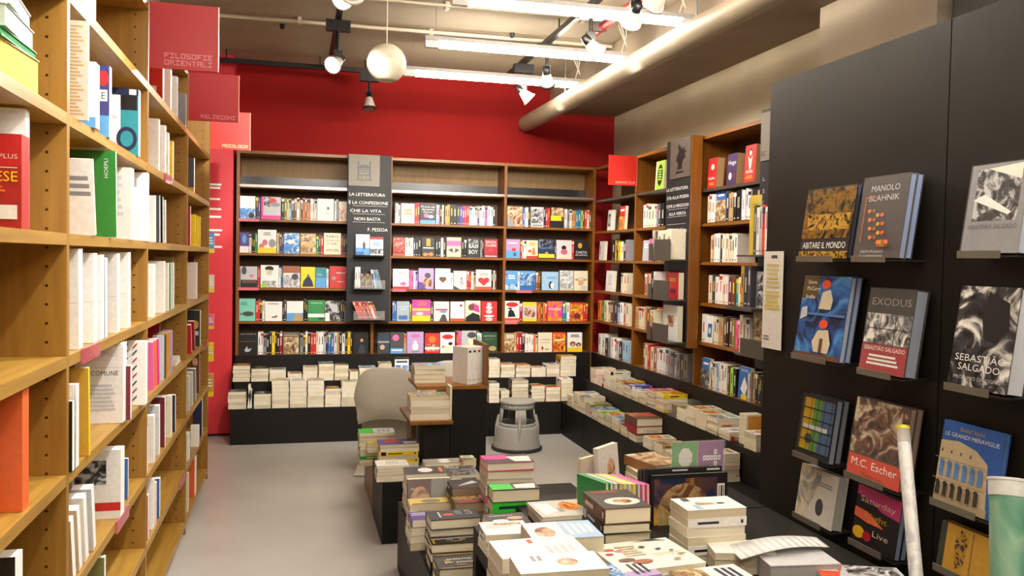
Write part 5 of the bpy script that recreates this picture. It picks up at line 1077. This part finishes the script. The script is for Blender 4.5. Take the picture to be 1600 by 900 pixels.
# grey box with a paper sheet and the orange magazine
gc = atz(1245, 872, TZ+.06)
gb = thing('grey_box', 'pale grey cardboard box at the right end of the high front table', 'box', (gc.x, gc.y, ZT)); gb.rotation_euler = (0, 0, -.12)
part('carton', MB().box((-.12, -.07, 0), (.11, .08, .060), mat('b9b9bb', .6)), gb); part('lid_flap', MB().box((-.122, -.072, .0605), (.112, .082, .064), mat('c9c9cc', .6)), gb)
sh = MB(); N = 12
f = lambda q: .070 + .020*math.sin(q*PI*.9)
for i in range(N):
    a, b = i/N, (i+1)/N
    sh.face([(-.20+.34*a, .0+.03*a, f(a)), (-.20+.34*b, .0+.03*b, f(b)), (-.18+.34*b, .13, f(b)-.002), (-.18+.34*a, .13, f(a)-.002)], mat('f0f0f0'), True)
so = sh.build('paper_sheet', None, T(gc.x, gc.y, ZT)); so.modifiers.new('s', 'SOLIDIFY').thickness = .002
tag(so, 'curled white paper sheet lying over the pale grey box', 'paper')
mc = atz(1310, 892, TZ+.045)
lying(mc.x+.05, mc.y-.05, ZT, -.35, .26, .17, .045, 'light_grey', 'magazine pile with orange, black and blue cover at the lower right corner', [('p',((0,.25),(.15,.1),(.35,1),(0,1)),'orange_red'),('r',.35,.5,.95,.98,PH['bw']),('p',((.2,0),(1,0),(1,.35),(.4,.4)),'black'),('p',((.75,.0),(1,0),(1,.4)),'sky'),('l',.05,.6,.25,.9,4,'white')], True, 'magazine')
# black art books standing on their long edge at the back of the high table
bx = atz(1095, 852, TZ)
for i, (d, w_, h_, dy) in enumerate((('black art book with a painted blue and gold portrait and barcode', .315, .19, 0), ('black art book standing behind the painted one, white letters on its head', .325, .208, .028), ('third black art book in the standing row', .33, .20, .052), ('slim dark art book at the back of the standing row', .33, .19, .074))):
    put_book(T(bx.x + (.075 if i == 0 else .06), 2.955+dy-.03, ZT+.001) @ RX(-.03), w_, h_, .020, '15151a', d, [('r',.02,.0,.86,.92,photo('navy','brown','gold',6)),('c',.42,.2,.36,.62,photo('brown','tan','olive',10)),('r',.86,.4,.96,.78,'white'),('r',.88,.44,.89,.74,'black'),('r',.905,.44,.925,.74,'black'),('r',.935,.44,.945,.74,'black')] if i == 0 else [('l',.35,.93,.55,.98,1,'light_grey'),('l',.8,.92,.97,.98,1,'light_grey')] if i == 1 else [], True, 'art_book', spine='dark_grey', side=-1, hard=True)
# green and purple display card in an acrylic holder
cc = atd(1091, 716, 3.32)
cd = thing('display_card', 'acrylic card holder with green, purple and pink squares standing behind the art books', 'display card', (cc.x, cc.y, TZ+.0005))
hz = cc.z - TZ
part('holder', MB().box((-.118, 0, .0), (.118, .004, hz+.07), clear()), cd)
part('card', MB().box((-.112, .0045, hz-.13), (.112, .006, hz+.065), mat('e8e8e8')), cd); A = [('r',0,.35,.495,1,'4aa052'),('r',.5,.35,1,1,'8a4a94'),('r',.5,0,1,.345,'d6287c'),('r',0,0,.495,.345,'b8c0c4')]
A.append(('p',tuple((.26+.14*math.cos(PI/8+k*PI/4), .68+.21*math.sin(PI/8+k*PI/4)) for k in range(8)),'dcdcd8'))
for (cx_, cy_) in ((.63,.66),(.70,.66),(.77,.66),(.84,.66),(.91,.66),(.84,.78),(.84,.54)): A += [('r',cx_-.03,cy_-.05,cx_+.03,cy_+.05,'ece8ec'),('c',cx_,cy_,.012,.02,'8a4a94')]
A += [('t','card',.75,.12,.3,.08,'e890b8')]
pm = MB(); draw(pm, A, lambda u, v, e: (-.112+u*.224, .0043-e*.3, hz-.13+v*.195), step=.0004); part('print', pm, cd)
# rainbow booklets packed in a row, spines upward
rb0 = atz(955, 770, TZ+.13)
for i, c in enumerate(('green','green','light_grey','grey','yellow','light_grey','yellow','grey','pink','hot_pink')):
    M = T(rb0.x - .055 + .0161*i, rb0.y + .03 - .0048*i, ZT) @ RZ(.35) @ RY(-.05) @ T(0, 0, .12) @ Matrix.Rotation(PI/2, 4, 'Z') @ RY(PI/2) @ T(0, 0, -.08)
    put_book(M, .12, .17, .0125, c, f"{cname(c)} booklet, {ORD[i]} from left in the rainbow row behind the oval-portrait book", (), True, 'booklet', spine=c)
put_book(T(1.31, 3.33, ZT) @ RY(-.1) @ RZ(.5), .13, .22, .025, 'e9e2dc', 'leaning pale book with a portrait drawing behind the rainbow row', [('c',.6,.5,.2,.25,PH['face'])], True)
put_book(T(1.21, 3.34, ZT) @ RZ(.6), .11, .17, .018, 'beige', 'beige framed small book standing behind the rainbow row', [('r',.1,.1,.9,.9,'cfc0b4')], True)
zz = stack(1.50, 3.30, ZT, ['cream','white','cream','cream'], 'cream pile under the brown slanting book', w=.13, h=.2, front='long', t=.03, parts=True)
lying(1.50, 3.30, zz+.002, .25, .15, .22, .04, '9a6a3c', 'brown patterned book laid aslant near the green and purple card', [('r',0,0,1,1,PH['sun'])], True, 'hardcover_book', hard=True)

# ------------------------------------------------------------------ white chairs
def chair(x, y, rz, lab):
    r = thing('plastic_chair', lab, 'chair', (x, y, 0), group='white moulded plastic chairs'); r.rotation_euler = (0, 0, rz)
    pm_ = mat('cfc9bb', .32, var=.03, name='white_plastic')
    # centre line of the shell: (y forward, z, half width, side droop)
    prof = [(-.235,.835,.055,.0),(-.238,.828,.12,.002),(-.238,.805,.168,.006),(-.235,.76,.205,.012),(-.225,.70,.228,.025),(-.212,.60,.245,.045),(-.20,.52,.245,.06),(-.18,.465,.228,.06),(-.12,.42,.21,.05),(0,.405,.215,.04),(.12,.42,.238,.03),(.20,.432,.225,.005),(.245,.42,.215,-.02),
            (.255,.38,.205,-.03),(.24,.33,.195,-.045),(.20,.24,.19,-.06),(.14,.16,.195,-.075),(.06,.09,.205,-.09),(-.03,.045,.22,-.06),(-.12,.02,.235,-.03),(-.20,.010,.245,.0)]
    nv = 17; vs_ = []
    for i, (py, pz, hw, dr) in enumerate(prof):
        a = prof[max(0,i-1)]; b = prof[min(len(prof)-1,i+1)]; tx, tz = b[0]-a[0], b[1]-a[1]; l = math.hypot(tx, tz); nx, nz = -tz/l, tx/l   # normal
        for k in range(nv):
            s = -1 + 2*k/(nv-1); c = abs(s)**2.6
            oy = -nx*dr*c*(1 if i < 9 else 1); oz = -nz*dr*c
            if i >= 11: oy, oz = -abs(dr)*1.6*c*(1), 0
            if i < 8: oy, oz = abs(dr)*1.2*c, abs(dr)*.9*c if i > 5 else 0
            vs_.append((s*hw*(1 if i else 1), py+oy, max(.003, pz+oz)))
    mb = MB(); mb.raw(vs_, [(i*nv+k, i*nv+k+1, (i+1)*nv+k+1, (i+1)*nv+k) for i in range(len(prof)-1) for k in range(nv-1)], pm_, True)
    o = part('shell', mb, r)
    s = o.modifiers.new('s', 'SOLIDIFY'); s.thickness = .010; s.offset = 0
    s = o.modifiers.new('b', 'SUBSURF'); s.levels = s.render_levels = 2
    return r
c1 = atz(592, 735, 0)
chair(.70, 6.50, -.12, 'white moulded plastic cantilever chair seen from behind, left of the wooden step')
chair(1.22, 6.85, .05, 'second white plastic chair, mostly hidden behind the wooden step')

# ------------------------------------------------------------------ step stool
SX, SY = 1.90, 7.05
st = thing('step_stool', 'round grey plastic step stool on the floor before the back bench', 'step stool', (SX, SY, 0))
SG = mat('a5a39c', .45, var=.04, name='grey_plastic')
part('rubber_ring', MB().lathe([(.20,.0),(.222,.004),(.222,.022),(.212,.03),(.20,.03)], mat('2c2a2a', .6), 48), st)
b_ = MB(); b_.lathe([(.208,.03),(.205,.05),(.192,.12),(.181,.200),(.176,.210),(.160,.214),(.156,.205)], SG, 48); part('lower_step', b_, st)
up = MB(); n = 60; z0_, z1_ = .212, .405; r0_, r1_ = .150, .128
def ring(r, z): return [(r*math.cos(2*PI*k/n), r*math.sin(2*PI*k/n), z) for k in range(n)]
zs_ = [.212, .240, .362, .405]; rs_ = [.166, .164, .148, .144]
for j in range(3):
    A_, B_ = ring(rs_[j], zs_[j]), ring(rs_[j+1], zs_[j+1])
    for k in range(n):
        opening = (k - 2) % 15 < 9
        if j == 1 and opening: continue
        up.face([A_[k], A_[(k+1)%n], B_[(k+1)%n], B_[k]], SG, True)
o = part('upper_wall', up, st); o.rotation_euler = (0,0,math.radians(3)); s = o.modifiers.new('s', 'SOLIDIFY'); s.thickness = .012; s.offset = -1
part('top_tread', MB().lathe([(0,.43),(.148,.43),(.156,.425),(.157,.410),(.140,.402),(0,.402)], SG, 48), st)
for ang_ in (-98, -8, 172):
    ca, sa = math.cos(math.radians(ang_)), math.sin(math.radians(ang_))
    part('moulded_rib', MB().tube((.162*ca, .162*sa, .30), (.178*ca, .178*sa, .205), .010, SG, .018).tube((.178*ca, .178*sa, .205), (.194*ca, .194*sa, .10), .018, SG, .003), st)

# ------------------------------------------------------------------ black display wall at right
BX0 = 2.0
for i, (a, b, lab) in enumerate(((2.245, 3.28, 'far tall black display panel with six display books'), (1.20, 2.24, 'near tall black display panel at the right edge of view'), (.1, 1.195, 'third black display panel beside the camera'))):
    r = thing('display_wall', lab, 'display wall', (BX0, a, 0)); part('panel_board', MB().box((0, 0, .0), (.42, b-a, 2.44), PANELM), r)
    part('base_plinth', MB().box((-.004, 0, 0), (-.0005, b-a, .08), mat('111111')), r)
nt_ = thing('notice_sheet', 'white printed notice with yellow lines hung on the far edge of the black display wall', 'notice', (1.99, 3.26, 1.29))
part('paper', MB().box((0, -.13, 0), (.002, .02, .42), mat('efece4')), nt_); pm = MB()
draw(pm, [('r',.4,.93,.7,.96,'dark_grey'),('l',.15,.62,.85,.88,6,'d8c890'),('l',.1,.4,.9,.6,6,'e0cc60'),('l',.1,.08,.4,.14,2,'grey')], lambda u, v, e: (-.0005-e, .02-u*.15, v*.42)); part('printing', pm, nt_)
SHR = clear('shrink_wrap', alpha=.06)
def WB(uL, uR, vt, vb, c, lab, art, thick=.035, copies=1, lean=8, h=None, pages='9aa8c8', wrap=False, ledge=True, hard=True, tint=None):
    """book on a ledge of the black wall; uL,uR = far and near edges of the cover at its foot row vb"""
    xf = BX0 - .012 - thick*copies - .040
    a = atx(uL, vb, xf - .01); b = atx(uR, vb, xf - .01); tp_ = atx(uL, vt, xf); w = a.y - b.y; z = (a.z + b.z)/2; hh = h or (tp_.z - z)
    yc = (a.y + b.y)/2
    for k in range(copies):
        M = T(BX0 - .012 - thick*(k + .5) - hh*math.sin(math.radians(lean)), yc, z + .002) @ RZ(-PI/2) @ RX(-math.radians(lean)) 
        last = k == copies - 1
        wb_ = put_book(M, w, hh, thick*.97, c, lab if last else f"second copy behind the {' '.join(lab.split(',')[0].split()[:10])}", art if last else (), True, 'art_book', pages=pages, side=-1, hard=hard)
        if last and wrap:
            part('shrink_wrap', MB().box((-w/2-.0015, -thick/2-.003, .0005), (w/2+.0015, thick/2+.0015, hh+.002), SHR), wb_)
    if ledge:
        lx = .012 + thick*copies + hh*math.sin(math.radians(lean)) + .004
        lg = thing('wall_ledge', 'metal ledge carrying the ' + ' '.join(lab.split(',')[0].split()[:11]), 'ledge', (BX0, yc, z))
        part('shelf_plate', MB().box((-lx, -w/2-.01, -.006), (-.0005, w/2*.9, -.001), LEDGE), lg); part('front_lip', MB().box((-lx-.004, -w/2*.5, -.010), (-lx-.0005, w/2+.004, .012), mat('7a7468', .4, .3)), lg)
    return yc, z, w, hh
WB(1243,1318,297,405,'1c1408','dark gold book titled ABITARE IL MONDO, top left of the black wall',[('r',.0,.28,1,.98,photo('black','8a6418','black',14)),('r',.08,.4,.95,.62,photo('black','gold','brown',30)),('t','ABITARE IL MONDO',.5,.14,.88,.09,'white'),('r',0,0,1,.1,photo('black','gold','black',40))],copies=2,thick=.022,pages='404a60')
WB(1329,1399,280,405,'3a3030','wrapped black book titled MANOLO BLAHNIK with orange beads',[('t','MANOLO',.5,.82,.62,.075,'light_grey'),('t','BLAHNIK',.5,.70,.66,.075,'light_grey')]+[('c',.22+.1*(i%4)+.04*(i//4),.58-.055*(i//2),.04,.025,['orange','rust','gold','d8602a'][i%4]) for i in range(14)]+[('c',.55+.06*(i%4),.16+.03*(i//4),.045,.028,['rust','orange','gold'][i%3]) for i in range(8)]+[('r',.14,.2,.17,.75,'rust'),('r',.14,.73,.4,.75,'rust'),('t','GESTI FUGACI',.45,.06,.5,.03,'light_grey'),('t','E OSSESSIONI',.45,.01,.5,.025,'light_grey')],copies=2,thick=.026,pages='7f90b4',wrap=True)
WB(1494,1582,262,398,'8a8a90','wrapped grey book with SEBASTIÃO SALGADO in dark letters, top right',[('r',.12,.36,.9,.95,PH['bwd']),('p',((.1,.6),(.3,.66),(.8,.45),(.75,.42)),'white'),('p',((.3,.95),(.9,.98),(.9,.8),(.7,.85)),'e8e8dc'),('t','SEBASTIÃO SALGADO',.5,.27,.86,.05,'dark_grey')],copies=1,thick=.045,pages='c8d0e8',wrap=True)
WB(1237,1308,430,562,'3a5fa0','blue photo book with two red-turbaned seated figures and white title',[('r',0,0,1,1,photo('navy','blue','sky',8)),('r',.0,.72,.35,1,'5a4a1c'),('t','Steve',.2,.9,.2,.05,'white'),('t','McCurry',.25,.82,.3,.05,'white'),('t','India',.2,.72,.2,.05,'white'),
   ('c',.52,.9,.09,.055,'orange_red'),('p',((.42,.6),(.68,.6),(.7,.72),(.62,.84),(.46,.8)),'beige'),('c',.58,.42,.09,.055,'orange_red'),('p',((.45,.08),(.75,.08),(.78,.2),(.7,.36),(.48,.34),(.38,.2)),'beige'),('r',.55,.08,.62,.25,'brown'),('r',.05,.52,1,.55,'4f78b8'),('r',0,0,1,.06,'brown'),('p',((.05,.45),(.2,.5),(.18,.62),(.06,.6)),'light_grey')],copies=2,thick=.024,pages='b8c0cc')
WB(1338,1408,450,586,'2a2a2a','wrapped photo book titled EXODUS with red band',[('t','EXODUS',.5,.8,.86,.09,'8f8a80'),('r',0,.34,1,.7,PH['bw']),('r',0,.515,1,.525,'black'),('r',.32,.34,.335,.7,'black'),('r',.66,.34,.675,.7,'black'),('r',0,0,1,.33,'a4252c'),('t','SEBASTIÃO SALGADO',.5,.26,.9,.05,'white'),('l',.15,.08,.85,.22,3,'white')],copies=1,thick=.048,pages='a8b4cc',wrap=True)
WB(1475,1568,447,612,'3a3a3a','black and white book titled SEBASTIÃO SALGADO with a portrait among leaves',[('r',0,0,1,1,photo('black','dark_grey','white',11)),('p',((.5,.95),(.85,.85),(.9,.6),(.7,.45),(.5,.5),(.42,.75)),'1c1c1c'),('t','SEBASTIÃO',.5,.26,.85,.07,'white'),('t','SALGADO',.5,.17,.7,.07,'white'),('t','PROFUMO DI SOGNO',.5,.08,.8,.035,'light_grey')],copies=1,thick=.06,pages='e8ecf8')
WB(1235,1287,612,718,'22262a','dark book with yellow, green and blue window panes',[('r',.08,.1,.38,.95,'b8941e'),('r',.38,.1,.62,.95,'5a8a3c'),('r',.62,.1,.98,.95,'4a6488'),('r',.15,.45,.85,.52,'light_grey'),('c',.35,.3,.12,.08,'dark_grey')]+[('r',.0,.1+.17*i,1,.115+.17*i,'black') for i in range(6)]+[('r',.12+.2*i,.1,.135+.2*i,.95,'black') for i in range(5)],copies=2,thick=.028,pages='8890a0')
WB(1317,1399,618,755,'4a4038','wrapped pop-up art book titled M.C. Escher with orange band',[('r',0,.3,1,1,photo('black','brown','beige',13)),('r',0,0,1,.28,'d2401e'),('t','M.C. Escher',.5,.14,.86,.1,'white'),('t','Pop-up',.5,.03,.4,.06,'8a2a14')],copies=2,thick=.026,pages='a08878',wrap=True)
WB(1233,1290,722,818,'d8d4cc','white photo book with a pale nude study and a small bird',[('p',((0,1),(.55,1),(.6,.7),(.35,.3),(.3,0),(0,0)),photo('grey','beige','white',8)),('c',.62,.32,.1,.16,'dark_grey'),('l',.5,.7,.9,.8,2,'grey')],copies=1,thick=.045,pages='c8c8c4')
WB(1320,1388,752,862,'1d1a1e','black book with pink brush strokes and Saturday Night Live script',[('p',((0,.98),(1,.95),(1,.62),(.6,.66),(.3,.78),(0,.82)),'c43c78'),('p',((0,.6),(.3,.58),(.7,.4),(.3,.4),(0,.45)),'e8684a'),('t','Saturday',.5,.72,.8,.1,'beige'),('t','Night',.5,.48,.5,.1,'gold'),('t','Live',.65,.22,.35,.1,'beige'),('c',.16,.2,.14,.1,'e0b020'),('c',.36,.18,.1,.08,'crimson')],copies=2,thick=.024,pages='7a8aa8')
WB(1450,1545,653,800,'2f62b4','blue book with a Roman arena, titled LE GRANDI MERAVIGLIE',[('p',((0,.1),(0,.75),(.3,.78),(.6,.72),(.8,.6),(.86,.1)),'cbb896'),('r',0,0,.88,.1,'b8a684'),('t','Bella! Italia',.5,.9,.4,.05,'gold'),('t','LE GRANDI MERAVIGLIE',.5,.82,.88,.05,'white')]+[('r',.04+.13*i,.33,.11+.13*i,.5,'5f8fd0') for i in range(6)]+[('c',.075+.13*i,.5,.035,.03,'5f8fd0') for i in range(6)]+[('r',.04+.13*i,.1,.11+.13*i,.25,'3a342c') for i in range(6)]+[('c',.075+.13*i,.25,.035,.03,'3a342c') for i in range(6)]+[('r',.08+.16*i,.62,.11+.16*i,.66,'6a5c48') for i in range(4)]+[('r',0,.54,.84,.55,'9a8868'),('r',0,.29,.86,.3,'9a8868')],copies=1,thick=.02,pages='5f7fb4')
WB(1448,1530,812,905,'c99a34','orange-yellow book with black brushwork trees at lower right',[('r',.0,0,.12,1,'3a4038'),('p',((.35,.1),(.5,.2),(.55,.8),(.4,.95),(.3,.7)),photo('black','gold','black',30)),('r',.62,0,.63,1,'brown')],copies=1,thick=.04,pages='a8905c')
# rolled posters
def roll(p0, p1, r, body, cap, capc, lab, l0=.9):
    t_ = thing('poster_tube', lab, 'poster tube', p0); p0 = Vector(p0); p1 = Vector(p1); d = p1 - p0
    q0, q1, q2 = Vector((0,0,0)), d * l0, d
    part('rolled_paper', MB().tube(q0, q1, r, body, n=28), t_)
    part('cap_end', MB().tube(q1 + d*.0005, q2, r*1.03, cap, n=28), t_)
    part('cap_ring', MB().tube(q2 + d*.0005, q2 + d*.018, r*1.06, capc, n=28), t_)
a = atd(1432, 905, 1.95); b = atd(1411, 672, 2.12)
roll(tuple(a - (b-a)*.35), tuple(b), .0155, photo('d8d8dc','f0f0f2','c8ccd8',12), clear('tube_plastic', alpha=.4), mat('e8d020'), 'narrow pale rolled poster in a clear tube with a yellow cap, leaning', .93)
a = atd(1578, 905, 1.75); b = atd(1575, 752, 1.80)
roll(tuple(a - (b-a)*.6), tuple(b), .037, photo('5f9a84','7fb49c','a8c8ac',7), mat('e8ecec', .3), mat('f0f0f0', .3), 'thick rolled green map with a white collar at the right edge', .9)
# holder for the rolls
hb = thing('poster_bin', 'dark bin holding the rolled posters beside the black wall, below the view', 'bin', (1.70, 1.45, 0))
for n_, a_, b_ in (('side', (0,0,0), (.012,.5,.5)), ('side', (.24,0,0), (.252,.5,.5)), ('end', (.0125,0,0), (.2395,.012,.5)), ('end', (.0125,.488,0), (.2395,.5,.5)), ('bottom', (.0125,.0125,0), (.2395,.4875,.012))): part('bin_'+n_, MB().box(a_, b_, BLK), hb)
